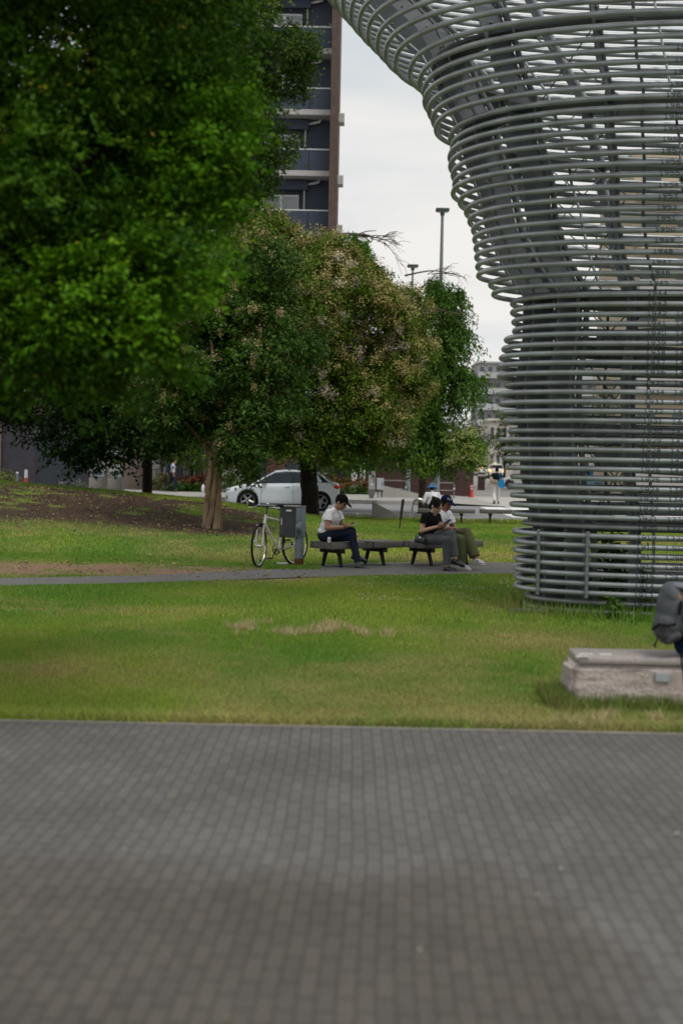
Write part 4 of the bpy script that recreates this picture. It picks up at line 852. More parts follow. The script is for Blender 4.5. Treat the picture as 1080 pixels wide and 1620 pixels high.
# ------------------------------------------------------------------ stone seat with polished top
rock = M('rough_granite', (.50, .43, .40), .9, vscale=34, bump=.012, bscale=38, rgb2=(.36, .315, .30))
pol = M('polished_granite', (.36, .32, .31), .35, vscale=60, var=.2)
X0s, X1s = 1.66, 4.3; Ys0, Ys1 = 9.93, 10.42
ss = thing('stone_seat', 'long rough granite seat with a polished top slab, a backpack wearer sitting on it', 'bench', ((X0s+X1s)/2, 10.4, 0)); o_ = Vector(ss.location)
rs = random.Random(4); bm = bmesh.new(); bmesh.ops.create_cube(bm, size=1); bmesh.ops.scale(bm, vec=(X1s-X0s+.05, Ys1-Ys0, .29), verts=bm.verts); bmesh.ops.translate(bm, vec=((X0s+X1s)/2, 10.175, .135), verts=bm.verts)
bmesh.ops.bevel(bm, geom=list(bm.edges), offset=.03, segments=2, affect='EDGES'); bmesh.ops.subdivide_edges(bm, edges=[e for e in bm.edges if e.calc_length() > .2], cuts=60, use_grid_fill=True)
vn = VN(77)
for v in bm.verts:
    c = v.co; q = (float(fbm(vn, c.x*6+c.y*5, c.z*6+c.y*4, 5))-.5)*.06
    if c.z < .25: c.y += q if c.y > 10.17 else -q-.02*(.28-c.z); c.x += q*(1 if c.x > 3 else -1)*(1 if abs(c.x-X0s) < .1 or c.x > X1s-.1 else 0)-(.03*(.27-c.z) if c.x < X0s+.1 else 0)
me = bpy.data.meshes.new('body'); bm.to_mesh(me); bm.free(); me.materials.append(rock); me.polygons.foreach_set('use_smooth', [True]*len(me.polygons)); o = bpy.data.objects.new('body', me); link(o, ss); L_(o, o_)
L_(MB().box(((X0s+X1s)/2+.01, 10.175, .312), (X1s-X0s-.02, Ys1-Ys0-.0, .055), bev=.02).build('top_slab', pol, ss, smooth=True), o_)
q = near(1040, 1064, .22); L_(MB().box((q.x, Ys0-.012, .205), (.10, .02, .06), bev=.003).build('plate', M('zinc_plate', (.30, .33, .35), .5), ss), o_)
stk = M('white_sticker', (.75, .75, .73), .5)
for (px, py, w_, d_) in ((916, 1038.2, .055, .03), (927, 1038.4, .035, .03), (925, 1034.2, .09, .02), (936, 1034.2, .012, .02), (957, 1034.6, .085, .035)):
    q = near(px, py, .342); L_(MB().box((q.x, q.y, .3405), (w_, d_, .003)).build('sticker', stk, ss), o_)

# ------------------------------------------------------------------ utility box on a post
gbox = M('grey_box_paint', (.052, .057, .062), .6, vscale=5, var=.25); gside = M('blue_grey_paint', (.13, .165, .19), .5, vscale=6, var=.2)
gp = G(462.5, 896.5)
ub = thing('utility_box', 'grey steel electric cabinet on a rusty footed post beside the bicycle', 'utility box', tuple(gp), R(-32))
pst = MB().tube([(.085, .06, 0), (.085, .06, .50)], .072, 14).build('post', gside, ub, smooth=True)
MB().tube([(.085, .06, 0), (.085, .06, .06), (.085, .06, .14)], [.076, .0765, .074], 14, cap=False).build('rust_patch', M('rust', (.10, .045, .025), .95, var=.4, vscale=20), pst)
bx = MB().box((-.06, .06, .715), (.32, .26, .49), bev=.006).build('cabinet', gbox, ub)
MB().box((.103, .06, .715), (.012, .262, .47), bev=.002).build('side_panel', gside, bx)
MB().box((-.06, .055, .966), (.35, .30, .02), bev=.004).build('lid', M('cabinet_lid', (.16, .16, .155), .6), bx)
MB().box((-.06, -.073, .71), (.29, .008, .44), bev=.003).build('door', gbox, bx)
MB().box((-.035, -.080, .90), (.10, .004, .028)).build('label_plate', white_f, bx); MB().box((-.17, -.082, .72), (.022, .008, .11), bev=.003).build('handle', M('worn_white', (.5, .5, .5), .5), bx)
MB().tube([(.10, .0, .64), (.20, .0, .64)], .085, 18).build('meter_drum', gside, bx, smooth=True)

# ------------------------------------------------------------------ bicycle
rub = M('black_rubber', (.012, .012, .012), .8); whp = M('white_bike_paint', (.62, .58, .58), .3, coat=.3); chrome = M('chrome', (.55, .55, .55), .22, metal=.9); blk = M('black_plastic', (.015, .015, .016), .5)
Vf, Vr = G(409, 898), Vector((PX(469, 23.15), 23.15, 0))
hd = math.atan2(Vf.y-Vr.y, Vf.x-Vr.x); WB = (Vf-Vr).length
bk = thing('bicycle', 'white framed bicycle leaning behind the grey cabinet post', 'bicycle', (Vr.x, Vr.y, 0), hd)
RW = .34
def wheel(cx, steer, nm='wheel'):
    Mt = Matrix.Translation((cx, 0, RW)) @ Matrix.Rotation(steer, 4, 'Z')
    wr = bpy.data.objects.new(nm, None); 
    rim = MB().tube([Mt @ Vector((math.cos(a)*(RW-.035), 0, math.sin(a)*(RW-.035))) for a in [2*math.pi*k/40 for k in range(40)]], .011, 6, closed=True)
    for k in range(24):
        a = 2*math.pi*k/24; s = .03*(1 if k % 2 else -1); rim.tube([Mt @ Vector((0, s, 0)), Mt @ Vector((math.cos(a)*(RW-.035), 0, math.sin(a)*(RW-.035)))], .0017, 3)
    rim.tube([Mt @ Vector((0, -.045, 0)), Mt @ Vector((0, .045, 0))], .022, 10)
    o = rim.build(nm, chrome, bk, smooth=True)
    ty = MB().tube([Mt @ Vector((math.cos(a)*(RW-.018), 0, math.sin(a)*(RW-.018))) for a in [2*math.pi*k/48 for k in range(48)]], .019, 8, closed=True).build('tyre', rub, o, smooth=True)
    return Mt
ST_ = R(19)
wheel(0, 0); Mf = wheel(WB, ST_)
bb = Vector((.43, 0, .27)); stp = Vector((.29, 0, .76)); hb = Vector((WB-.13, 0, .69)); ht_ = Vector((WB-.165, 0, .83)); ra = Vector((0, 0, RW)); fa_ = Vector((WB, 0, RW))
fr = MB(); fr.tube([bb, stp], .017, 10); fr.tube([stp+Vector((.01, 0, -.05)), ht_+Vector((0, 0, -.035))], .016, 10); fr.tube([bb, hb], .022, 10); fr.tube([hb+Vector((.008, 0, -.03)), ht_], .022, 10)
for s in (-1, 1):
    fr.tube([bb+Vector((0, s*.03, 0)), ra+Vector((0, s*.06, 0))], .010, 8); fr.tube([stp+Vector((0, s*.02, -.06)), ra+Vector((0, s*.06, 0))], .008, 8)
fr.build('frame', whp, bk, smooth=True)
fk = MB()
for s in (-1, 1): fk.tube([hb+Vector((.008, 0, -.03)), Mf @ Vector((-.06, s*.055, .33)), Mf @ Vector((-.01, s*.055, .0))], [.018, .014, .010], 8)
fk.build('fork', whp, bk, smooth=True)
Rs = Matrix.Rotation(ST_, 4, 'Z'); hc = ht_+Vector((-.03, 0, .12))
hbm = MB(); hbm.tube([ht_, hc], .014, 8); hbm.tube([hc, hc+(Rs @ Vector((.09, 0, .02)))], .014, 8); c_ = hc+(Rs @ Vector((.09, 0, .02)))
hbm.tube([c_+(Rs @ Vector((-.03, -.29, .015))), c_+(Rs @ Vector((0, -.1, 0))), c_+(Rs @ Vector((0, .1, 0))), c_+(Rs @ Vector((-.03, .29, .015)))], .0125, 8); h_o = hbm.build('handlebar', blk, bk, smooth=True)
for s in (-1, 1):
    MB().tube([c_+(Rs @ Vector((-.032, s*.29, .015))), c_+(Rs @ Vector((-.012, s*.18, .008)))], .018, 8).build('grip', rub, h_o, smooth=True)
    MB().tube([c_+(Rs @ Vector((.02, s*.14, 0))), c_+(Rs @ Vector((.07, s*.18, -.02))), c_+(Rs @ Vector((.06, s*.27, -.03)))], .006, 6).build('brake_lever', chrome, h_o, smooth=True)
MB().ell(c_+Vector((0, .04, .035)), (.025, .025, .018)).build('bell', chrome, h_o, smooth=True)
MB().tube([stp, stp+Vector((-.03, 0, .14))], .013, 8).build('seat_post', chrome, bk, smooth=True)
sm = MB(); sm.ell(stp+Vector((-.03, 0, .16)), (.12, .075, .03)); sm.ell(stp+Vector((.07, 0, .16)), (.11, .03, .025)); sm.build('saddle', blk, bk, smooth=True)
ch = MB().tube([bb+Vector((math.cos(a)*.085, -.045, math.sin(a)*.085)) for a in [2*math.pi*k/24 for k in range(24)]], .008, 6, closed=True)
for k in range(5): a = 2*math.pi*k/5; ch.tube([bb+Vector((0, -.045, 0)), bb+Vector((math.cos(a)*.085, -.045, math.sin(a)*.085))], .008, 5)
ch.tube([bb+Vector((0, -.045, .085)), ra+Vector((0, -.045, .035))], .005, 4); ch.tube([bb+Vector((0, -.045, -.085)), ra+Vector((0, -.045, -.035))], .005, 4)
ch.ell(ra+Vector((0, -.045, 0)), (.04, .015, .04)); ch.build('chainset', blk, bk, smooth=True)
for s, a in ((-1, R(-62)), (1, R(118))):
    e = bb+Vector((math.cos(a)*.17, s*.07, math.sin(a)*.17)); cr_ = MB().tube([bb+Vector((0, s*.06, 0)), e], .010, 6).build('crank', blk, bk, smooth=True); MB().box(e+Vector((0, s*.05, 0)), (.09, .08, .022), bev=.005).build('pedal', blk, cr_)
rf = Mf @ Vector((-.02, .0, .0)); MB().box(Mf @ Vector((.0, -.075, .07)), (.05, .03, .04), bev=.008).build('lamp', M('lamp_white', (.6, .6, .62), .3), bk, smooth=True)
MB().tube([hb+Vector((.02, 0, -.02)), Mf @ Vector((.02, 0, RW+.03))], .025, 8).build('brake', blk, bk, smooth=True)
MB().box((.36, -.02, .50), (.03, .04, .18), M4=Matrix.Rotation(R(-16), 4, 'Y')).build('bottle_cage', M('blue_decal', (.06, .14, .22), .5), bk)

# ------------------------------------------------------------------ small things about the benches
q = G(446, 894); rs = random.Random(6); lm = MB()
for k in range(5): lm.ell((q.x-.06+.035*k, q.y+rs.uniform(-.01, .02), .02), (.035, .03, .018+.012*rs.random()), seg=7, rings=5)
o = remeshed(lm, 'litter', M('crumpled_plastic', (.62, .62, .62), .5), None, vox=.006, smooth=1); tag(o, 'crumpled white plastic litter lying under the bicycle', 'litter')
def on_bench(px, Y, h=.415): return Vector((PX(px, Y), Y, h))
q = near(520.5, 858.3, .416); cn = thing('drink_can', 'small white can standing on the bench left of the seated man', 'can', tuple(q)); MB().tube([(0, 0, 0), (0, 0, .004), (0, 0, .08), (0, 0, .085)], [.020, .026, .026, .02], 14).build('body', M('can_white', (.66, .66, .66), .35), cn, smooth=True); MB().tube([(0, 0, .085), (0, 0, .088)], .019, 14).build('lid', chrome, cn); MB().box((0, -.026, .04), (.02, .003, .03)).build('label', M('grey_print', (.2, .2, .22), .5), cn)
q = near(563.5, 857.0, .416); bt = thing('drink_bottle', 'orange and cream labelled drink bottle on the bench right of the man', 'bottle', tuple(q)); MB().tube([(0, 0, 0), (0, 0, .005), (0, 0, .11), (0, 0, .135), (0, 0, .15)], [.026, .031, .031, .015, .013], 14).build('body', M('cream_label', (.58, .42, .30), .35), bt, smooth=True); MB().tube([(0, 0, .148), (0, 0, .17)], .016, 12).build('cap', M('orange_cap', (.5, .16, .06), .4), bt, smooth=True); MB().tube([(0, 0, .07), (0, 0, .105)], .0318, 14, cap=False).build('label', M('orange_band', (.5, .12, .06), .4), bt, smooth=True)
q = near(577, 856.5, .418); sb = MB(); sb.box((q.x, q.y, .421), (.03, .42, .006), rz=BY); sb.box((q.x+.135, q.y-.165, .37), (.03, .006, .1), rz=BY); o = sb.build('strap', blk); tag(o, 'black strap lying across the top of the bench beside the orange bottle', 'strap')

# wedge, hoop, leaning plate, cabinets, railings, posts
wz = PX(590, 42.6); xe = PX(630, 42.6)
o = MB().prism([(0, 0), (xe-wz, 0), (xe-wz, .19), (0, .56)], 0, .35).build('ramp_block', M('cast_concrete', (.20, .195, .18), .85, vscale=3), None); o.location = (wz, 42.6, 0); tag(o, 'wedge shaped concrete block at the far lawn edge right of the man', 'block')
hx = PX(652, 43.5); hp = [(hx, 43.5, 0), (hx+.02, 43.5, .3)]+[(hx+.22-.20*math.cos(a), 43.5+.0, .36+.19*math.sin(a)) for a in [math.pi*k/12 for k in range(13)]]+[(hx+.42, 43.5, .3), (hx+.44, 43.5, 0)]
t = thing('metal_hoop', 'shiny bent steel hoop barrier left of the couple at the far lawn edge', 'barrier', (hx, 43.5, 0)); hp = [(p[0]-hx, p[1]-43.5, p[2]*1.15) for p in hp]; MB().tube(hp, .055, 12).build('hoop', chrome, t, smooth=True); MB().tube([(.0, 0, 0), (0, 0, .02)], .08, 14).build('foot_plate', chrome, t)
q = G(631, 838, 10, 43); q2 = P(637.5, 790, q.y+.05)
dk = M('dark_wood_stake', (.03, .024, .02), .85); t = thing('wooden_stake', 'dark leaning wooden stake in the grass between man and couple', 'stake', tuple(q)); dv = q2-q
MB().tube([(0, 0, -.05), dv*.4], .018, 6).build('stake', dk, t); MB().tube([dv*.36, dv], [.045, .055], 4).build('board', dk, t)
def cabinet(label, px0, px1, pyt, pyb, Z, dep, mat, legs=False, group=None):
    a, b = P(px0, pyb, Z), P(px1, pyt, Z); t = thing('street_cabinet', label, 'cabinet', ((a.x+b.x)/2, Z, .15), group=group); W = b.x-a.x; H0 = max(a.z, .15)-.15; H1 = b.z-.15
    MB().box((0, dep/2, (H0+H1)/2), (W, dep, H1-H0), bev=.02).build('body', mat, t); MB().box((0, -.01, (H0+H1)/2), (W*.84, .02, (H1-H0)*.9), bev=.004).build('door', mat, t); MB().box((W*.3, -.028, (H0+H1)/2), (.04, .02, .14)).build('handle', steel_dark, t)
    if legs:
        for s in (-1, 1): MB().tube([(s*W*.3, dep/2, 0), (s*W*.3, dep/2, H0)], .03, 6).build('leg', steel_dark, t)
    return t, W, H0, H1
lg = M('light_grey_cabinet', (.30, .30, .31), .6); lg2 = M('grey_white_cabinet', (.36, .38, .40), .6)
t, W, H0, H1 = cabinet('tall light grey roadside cabinet with a dark tapered foot', 582.5, 593.5, 745, 775, 64, .35, lg)
MB().prism([(-W*.25, 0), (W*.25, 0), (W/2, .2), (W/2, H0), (-W/2, H0), (-W/2, .2)], 0, .33).build('plinth', M('dark_plinth', (.12, .12, .125), .7), t); MB().box((0, -.035, H0+.25), (W*.5, .01, .06)).build('label', white_f, t)
cabinet('small square grey white cabinet on legs next to the tall cabinet', 595.5, 607, 756.5, 775, 66, .4, lg2, legs=True)
rail_m = M('brown_grey_rail', (.17, .155, .15), .5, metal=.3)
def railing(label, px0, px1, Z, pyt, h2=.5, z0=.15, grp='pipe railings in front of the maroon wall'):
    a = P(px0, pyt, Z); b = P(px1, pyt, Z); H = a.z-z0; t = thing('pipe_railing', label, 'railing', (a.x, Z, z0), group=grp); W = b.x-a.x
    r_ = .12; pts = [(0, 0, 0), (0, 0, H-r_)]+[(r_-r_*math.cos(k*math.pi/8), 0, H-r_+r_*math.sin(k*math.pi/8)) for k in range(1, 5)]+[(W-r_+r_*math.sin(k*math.pi/8), 0, H-r_+r_*math.cos(k*math.pi/8)) for k in range(0, 5)]+[(W, 0, 0)]
    MB().tube(pts, .035, 8).build('rail', rail_m, t, smooth=True); MB().tube([(0, 0, H*h2), (W, 0, H*h2)], .03, 8).build('cross_rail', rail_m, t, smooth=True)
    for x in (0, W): MB().ell((x, -.035, H*.62), (.05, .03, .05), seg=10, rings=6).build('reflector', white_f, t)
railing('pipe railing between the small cabinet and the lamp post', 603, 641, 68, 760); railing('pipe railing behind the person in the blue hat', 681, 718, 68, 763.5)
slope = MB().prism([(0, 0), (2.6, 0), (0, .55)], 0, .2).build('sloped_kerb', concrete, None); slope.location = (PX(607, 67), 67, .15); tag(slope, 'low sloping concrete kerb wall under the left railing', 'kerb')
# lamp posts
lpm = M('green_grey_post', (.17, .20, .20), .5, metal=.2); ltop = M('dark_green_head', (.05, .07, .065), .5)
def lamp(label, px_b, px_t, pyt, Z, r0, r1, z0=0.):
    a = Vector((PX(px_b, Z), Z, z0)); b = P(px_t, pyt, Z); x_b = a.x; t = thing('street_lamp', label, 'street lamp', (b.x, Z, z0), group=None); H = b.z-z0
    MB().tube([(0, 0, 0), (0, 0, 2.5), (0, 0, H)], [r0, r0*.9, r1], 12).build('pole', lpm, t, smooth=True); MB().tube([(0, 0, 0), (0, 0, .05)], r0*1.5, 12).build('base_plate', lpm, t)
    hd = MB().box((0, 0, H+.07), (.55, .45, .12), bev=.04); hd.tube([(0, 0, H-.15), (0, 0, H+.02)], .09, 8); o = hd.build('lamp_head', ltop, t, smooth=True); MB().box((0, 0, H+.0), (.4, .3, .03)).build('lamp_glass', lg2, o)
    MB().box((0, -r0*.95, 1.7), (.09, .03, .22)).build('label_plate', white_f, t)
lamp('tallest lamp post, its head high in the sky left of the tower', 691, 699.5, 335, 58, .14, .058)
lamp('lamp post at the left railing with its head just above the weeping tree', 645, 652.6, 423, 71, .12, .05, z0=.15)
# red delineator, maroon pillar, striped bollard, small dark bollard
def delin(label, px, Z, h, z0, r=.1, cols=None, nm='traffic_post', cat='post'):
    t = thing(nm, label, cat, (PX(px, Z), Z, z0)); red = M(nm+'_red', (.55, .03, .02), .5); wh = M(nm+'_white', (.6, .6, .6), .5)
    MB().tube([(0, 0, 0), (0, 0, .05)], r*1.7, 14).build('base', red, t, smooth=True); MB().tube([(0, 0, .04), (0, 0, h)], [r, r*.62], 12).build('tube', red if cols is None else cols, t, smooth=True)
    for z in (.62, .8): MB().tube([(0, 0, h*z), (0, 0, h*(z+.07))], r*.86 if cols is None else r*.9, 12, cap=False).build('band', wh, t, smooth=True)
    return t
delin('slim red traffic post with white bands at the right end of the maroon wall', 746, 78, .72, .0)
tb_ = thing('striped_bollard', 'white topped bollard with a red foot at the left by the dark building', 'bollard', (PX(42, 58), 58, .1)); MB().tube([(0, 0, 0), (0, 0, .76)], .075, 12).build('foot', M('faded_red', (.45, .10, .08), .6), tb_, smooth=True); MB().tube([(0, 0, .76), (0, 0, 1.06)], [.072, .065], 12).build('post', white_f, tb_, smooth=True); MB().ell((0, 0, 1.06), (.065, .065, .04), seg=12, rings=6).build('cap', metalg, tb_, smooth=True)
tb_ = thing('small_bollard', 'short dark bollard left of the white topped one', 'bollard', (PX(28, 62), 62, .1)); MB().tube([(0, 0, 0), (0, 0, .88)], .06, 10).build('post', steel_mid, tb_, smooth=True); MB().ell((0, 0, .9), (.06, .06, .05), seg=10, rings=6).build('cap', white_f, tb_, smooth=True)
t = thing('gate_pillar', 'short maroon brick pillar in front of the left taxi', 'pillar', (PX(761.5, 103), 103, .02)); MB().box((0, 0, .45), (.48, .48, .95)).build('shaft', redbrick, t); MB().box((0, 0, .95), (.56, .56, .08)).build('cap', M('maroon_cap', (.09, .05, .045), .8), t)
# stainless bins and the notice panel behind
inox = M('stainless', (.26, .25, .22), .4, metal=.75, var=.1, vscale=1.5, stretch=(1, 1, 6)); 
def bin_(label, px0, px1, Z):
    a, b = PX(px0, Z), PX(px1, Z); W = b-a; t = thing('rubbish_bin', label, 'bin', ((a+b)/2, Z, .1), group=None); z0 = 0
    MB().box((0, .25, .42), (W*.97, .5, .85), bev=.015).build('body', inox, t, smooth=True)
    MB().prism([(-W/2, .86), (W/2, .86), (W/2, 1.12), (-W/2, 1.12)], -.02, .52).build('hood', M('pale_inox', (.36, .37, .39), .5, metal=.3), t)
    MB().prism([(-W*.36, 1.06), (W*.36, 1.06), (W*.24, .95), (-W*.24, .95)], -.035, -.02).build('slot', steel_dark, t); MB().box((W*.5, .25, .55), (.04, .54, 1.1)).build('side_frame', inox, t)
bin_('stainless rubbish bin with a slanted hood, left of the pair', 143.5, 167, 57); bin_('stainless rubbish bin with a slanted hood, right of the pair', 169.5, 194, 57)
t = thing('notice_panel', 'white two part notice panel on grey posts behind the rubbish bins', 'sign', (PX(168, 60), 60, .1)); W = PX(193, 60)-PX(144, 60)
for s in (-1, 1): MB().box((s*W*.25, 0, 1.55), (W*.46, .05, .95), bev=.01).build('panel', M('pale_panel', (.42, .43, .45), .5, vscale=2), t); 
for x in (-W/2, W/2): MB().tube([(x, 0, 0), (x, 0, 2.2)], .05, 8).build('post', M('beige_post', (.36, .32, .25), .6), t)
MB().box((0, 0, .95), (W, .05, .08)).build('cross_bar', metalg, t)
# stakes propping the garden tree, low garden fence
t = thing('garden_fence', 'low dark wire garden fence behind the walking man', 'fence', (PX(290, 72.8), 72.8, .15)); W = 3.6
for k in range(9): MB().tube([(-W/2+W*k/8, 0, 0), (-W/2+W*k/8, 0, 1.1)], .025, 6).build('post', steel_dark, t)
for z in (.35, .7, 1.05): MB().tube([(-W/2, 0, z), (W/2, 0, z)], .018, 5).build('rail', steel_dark, t)
t = thing('dark_screen', 'dark glazed screen wall behind the garden bed', 'wall', (PX(300, 76), 76, 0)); W = PX(345, 76)-PX(250, 76); MB().box((0, 0, 2.2), (W, .3, 4.4)).build('screen', M('dark_screen', (.03, .035, .035), .4, vscale=1), t)
for k in range(6): MB().box((-W/2+W*(k+.5)/6, -.18, 1.9), (.08, .06, 3.6)).build('mullion', steel_mid, t)
for k, (px, lean) in enumerate(((256, .28), (268, -.2), (292, .25), (327, -.22))):
    x = PX(px, 71.9); o = MB().tube([(x, 71.9, .1), (x+lean, 72.1, 1.95)], .045, 6).build('support_stake', M('pale_stake', (.28, .25, .19), .8)); tag(o, ['leaning pale stake left of the walking man', 'leaning pale stake just behind the walking man', 'leaning pale stake right of the walking man', 'leaning pale stake beside the peeling trunk'][k], 'stake')
t = thing('white_rock', 'black and white marker stone at the pavement edge left of the peeling trunk', 'stone', (PX(322, 69.5), 69.5, .15)); MB().ell((0, 0, .18), (.09, .1, .22), seg=10, rings=8).build('white_half', white_f, t, smooth=True); MB().ell((.14, .03, .16), (.12, .12, .2), seg=10, rings=8).build('black_half', blk, t, smooth=True)
# flat rock by the tower foot
q = G(838, 968, 10, 20); mb = MB(); mb.ell((0, 0, 0), (.27, .16, .045), seg=14, rings=8); mb.box((.1, .02, 0), (.3, .2, .07), rz=.3); o = remeshed(mb, 'flat_rock', M('grey_rock', (.13, .13, .12), .9, bump=.01, var=.3), None, vox=.015, smooth=2); o.location = (q.x, q.y, .0); tag(o, 'flat grey rock in the grass at the left foot of the tower', 'rock')
q = G(966, 993, 10, 20)

# ------------------------------------------------------------------ cars
def car(label, loc_, yaw, paint, L_=4.03, W_=1.74, H_=1.41, wb=2.56, fo=.80, rw=.325, cat='car', nm='parked_car', lit=False, group=None, roofsign=False, boxy=0.):
    t = thing(nm, label, cat, loc_, yaw, group)
    xs = sorted(set([0, .04, .12, .25, .45]+[fo+wb*0+d for d in (-.40, -.36, -.30, -.2, -.1, 0, .1, .2, .3, .36, .40)]+[1.35, 1.6, 1.9, 2.2, 2.5, 2.75]+[fo+wb+d for d in (-.40, -.36, -.30, -.2, -.1, 0, .1, .2, .3, .36, .40)]+[L_-.25, L_-.12, L_-.04, L_]))
    # profile lines (x forward = 0 at the nose)
    hood = lambda x: float(np.interp(x, [0, .05, .2, .6, 1.05, 1.3, 2.2, 3.2, 3.75, L_-.06, L_], [.60, .70, .76, .865, .93, .955, .985, 1.01, 1.02, .97, .86]))
    ra_ = rw+.055
    def zb(x):
        z = float(np.interp(x, [0, .12, .4, L_-.5, L_-.1, L_], [.34, .22, .19, .19, .26, .36]))
        for xw in (fo, fo+wb):
            if abs(x-xw) < ra_: z = max(z, rw+math.sqrt(ra_**2-(x-xw)**2))
        return z
    wd = lambda x: W_/2*float(np.interp(x, [0, .06, .2, .5, 1.0, 3.2, L_-.3, L_-.06, L_], [.62, .78, .90, .975, .99, 1.0, .965, .90, .80]))
    v = []; f = []; m = 11
    for x in xs:
        zt = hood(x); z0 = min(zb(x), zt-.12); w0 = wd(x); sh = []
        for k, (fz, fw) in enumerate(((0, .955), (.12, .985), (.40, 1.0), (.60, .985), (.70, 1.0), (.88, .965), (1.0, .86))): sh.append((w0*fw, z0+(zt-z0)*fz))
        row = [(x, -a, b) for a, b in sh]+[(x, -sh[-1][0]*.5, zt+.018), (x, 0, zt+.025), (x, sh[-1][0]*.5, zt+.018)]+[(x, a, b) for a, b in sh[::-1]]
        v += row; m = len(row)
    for i in range(len(xs)-1):
        for k in range(m-1): f.append((i*m+k, i*m+k+1, (i+1)*m+k+1, (i+1)*m+k))
    f.append(tuple(range(m))); f.append(tuple((len(xs)-1)*m+k for k in range(m))[::-1])
    mb = MB().add(v, f); mb.build('body', paint, t, smooth=True)
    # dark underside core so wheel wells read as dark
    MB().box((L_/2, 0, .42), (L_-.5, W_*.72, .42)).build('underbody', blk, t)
    # greenhouse (glass) and roof skin
    x0, x1_, x2, x3 = 1.02, 1.72, L_-.72-.0*boxy, L_-.22; hb_ = .955
    def gh(off_=0, zsc=1.):
        st_ = [x0, 1.25, 1.5, x1_, 2.1, 2.6, x2, x3-.12, x3]; top = [hood(x0)+.0, 1.13, 1.27, 1.355, H_, H_-.005, H_-.075, 1.12, 1.0]
        return st_, top
    st_, top = gh(); v = []; f = []
    for x, zt in zip(st_, top):
        wb_ = wd(x)*.90; wt_ = wd(x)*(.90-.24*max(0, (zt-hb_))/(H_-hb_)); z1 = hood(x)-.02
        v += [(x, -wb_, z1), (x, -wt_, max(zt-.05, z1)), (x, -wt_*.86, zt-.0), (x, 0, zt+.02), (x, wt_*.86, zt-.0), (x, wt_, max(zt-.05, z1)), (x, wb_, z1)]
    for i in range(len(st_)-1):
        for k in range(6): f.append((i*7+k, i*7+k+1, (i+1)*7+k+1, (i+1)*7+k))
    f.append(tuple(range(7))); f.append(tuple((len(st_)-1)*7+k for k in range(7))[::-1])
    MB().add(v, f).build('windows', car_glass, t, smooth=False)
    # roof panel, proud of the glass
    v = []; f = []; rs_ = list(zip(st_, top))[3:7]+[(x2+.12, H_-.10)]
    for x, zt in rs_:
        wt_ = wd(x)*(.90-.24*max(0, (zt-hb_))/(H_-hb_)); v += [(x, -wt_-.012, zt-.07), (x, -wt_*.88, zt+.012), (x, 0, zt+.036), (x, wt_*.88, zt+.012), (x, wt_+.012, zt-.07)]
    n = 5
    for i in range(len(rs_)-1):
        for k in range(n-1): f.append((i*n+k, i*n+k+1, (i+1)*n+k+1, (i+1)*n+k))
    rp = MB().add(v, f).build('roof', paint, t, smooth=True); sd_ = rp.modifiers.new('s', 'SOLIDIFY'); sd_.thickness = .02
    # pillars and panel gaps on both sides
    def side_strip(p, nm_, mat, wid, prt=t):
        for s in (-1, 1): MB().tube([(x, s*y, z) for x, y, z in p], wid, 4).build(nm_, mat, prt)
    def sy(x, z):  # side surface of the greenhouse at height z
        zt = float(np.interp(x, st_, top)); wb_ = wd(x)*.90; wt_ = wd(x)*(.90-.24*max(0, (zt-hb_))/(H_-hb_)); z1 = hood(x)-.02; q_ = min(1, max(0, (z-z1)/max(.01, zt-.05-z1))); return wb_+(wt_-wb_)*q_
    for (xa, za, xb_, zbb, wdt, mt) in ((1.06, .95, 1.76, 1.345, .028, paint), (2.36, .97, 2.30, 1.36, .035, blk), (3.36, 1.0, 3.12, 1.33, .075, paint), (3.70, 1.0, 3.28, 1.33, .04, paint)):
        side_strip([(xa+(xb_-xa)*q_, sy(xa+(xb_-xa)*q_, za+(zbb-za)*q_)+.002, za+(zbb-za)*q_) for q_ in (0, .5, 1)], 'pillar', mt, wdt)
    def bodyy(x, z):
        zt = hood(x); z0 = zb(x); q_ = (z-z0)/(zt-z0); return wd(x)*float(np.interp(q_, [0, .12, .4, .6, .7, .88, 1], [.955, .985, 1, .985, 1, .965, .86]))
    for xg in (1.28, 2.40, 3.28):
        side_strip([(xg, bodyy(xg, z)+.001, z) for z in (.28, .4, .55, .7, .8, .9)] if xg < 3 else [(xg-.28*(z < .6)*(.6-z)/.3, bodyy(xg, z)+.001, z) for z in (.62, .7, .8, .9, .96)], 'door_gap', blk, .007)
    side_strip([(x, bodyy(x, .23)+.004, .215) for x in (1.25, 1.8, 2.4, 2.9)], 'sill_trim', blk, .03)
    for xh in (2.2, 3.08): side_strip([(xh-.09, bodyy(xh, .83)+.018, .83), (xh+.09, bodyy(xh, .83)+.018, .835)], 'door_handle', paint, .014)
    for s in (-1, 1):
        mb = MB().ell((1.42, s*(wd(1.42)*.93+.11), 1.0), (.07, .10, .065), seg=12, rings=8); mb.box((1.44, s*wd(1.42)*.93, .97), (.05, .12, .03)); mb.build('wing_mirror', paint if s > 0 else blk, t, smooth=True)
        # lamps
        y = wd(.12); MB().ell((.17, s*(y*.86), .70), (.15, .10, .055), seg=12, rings=8).build('headlight', M('headlight_glass', (.35, .38, .40), .1, spec=.8), t, smooth=True)
        MB().box((.14, s*y*.86, .42), (.2, .12, .16), bev=.03).build('air_intake', blk, t)
        tm = M('tail_lamp', (.6, .01, .012), .2) if not lit else M('tail_lamp_lit', (1., .22, .04), .3, emit=4)
        MB().ell((L_-.13, s*wd(L_-.15)*.88, .85), (.14, .13, .085), seg=12, rings=8).build('tail_lamp', tm, t, smooth=True)
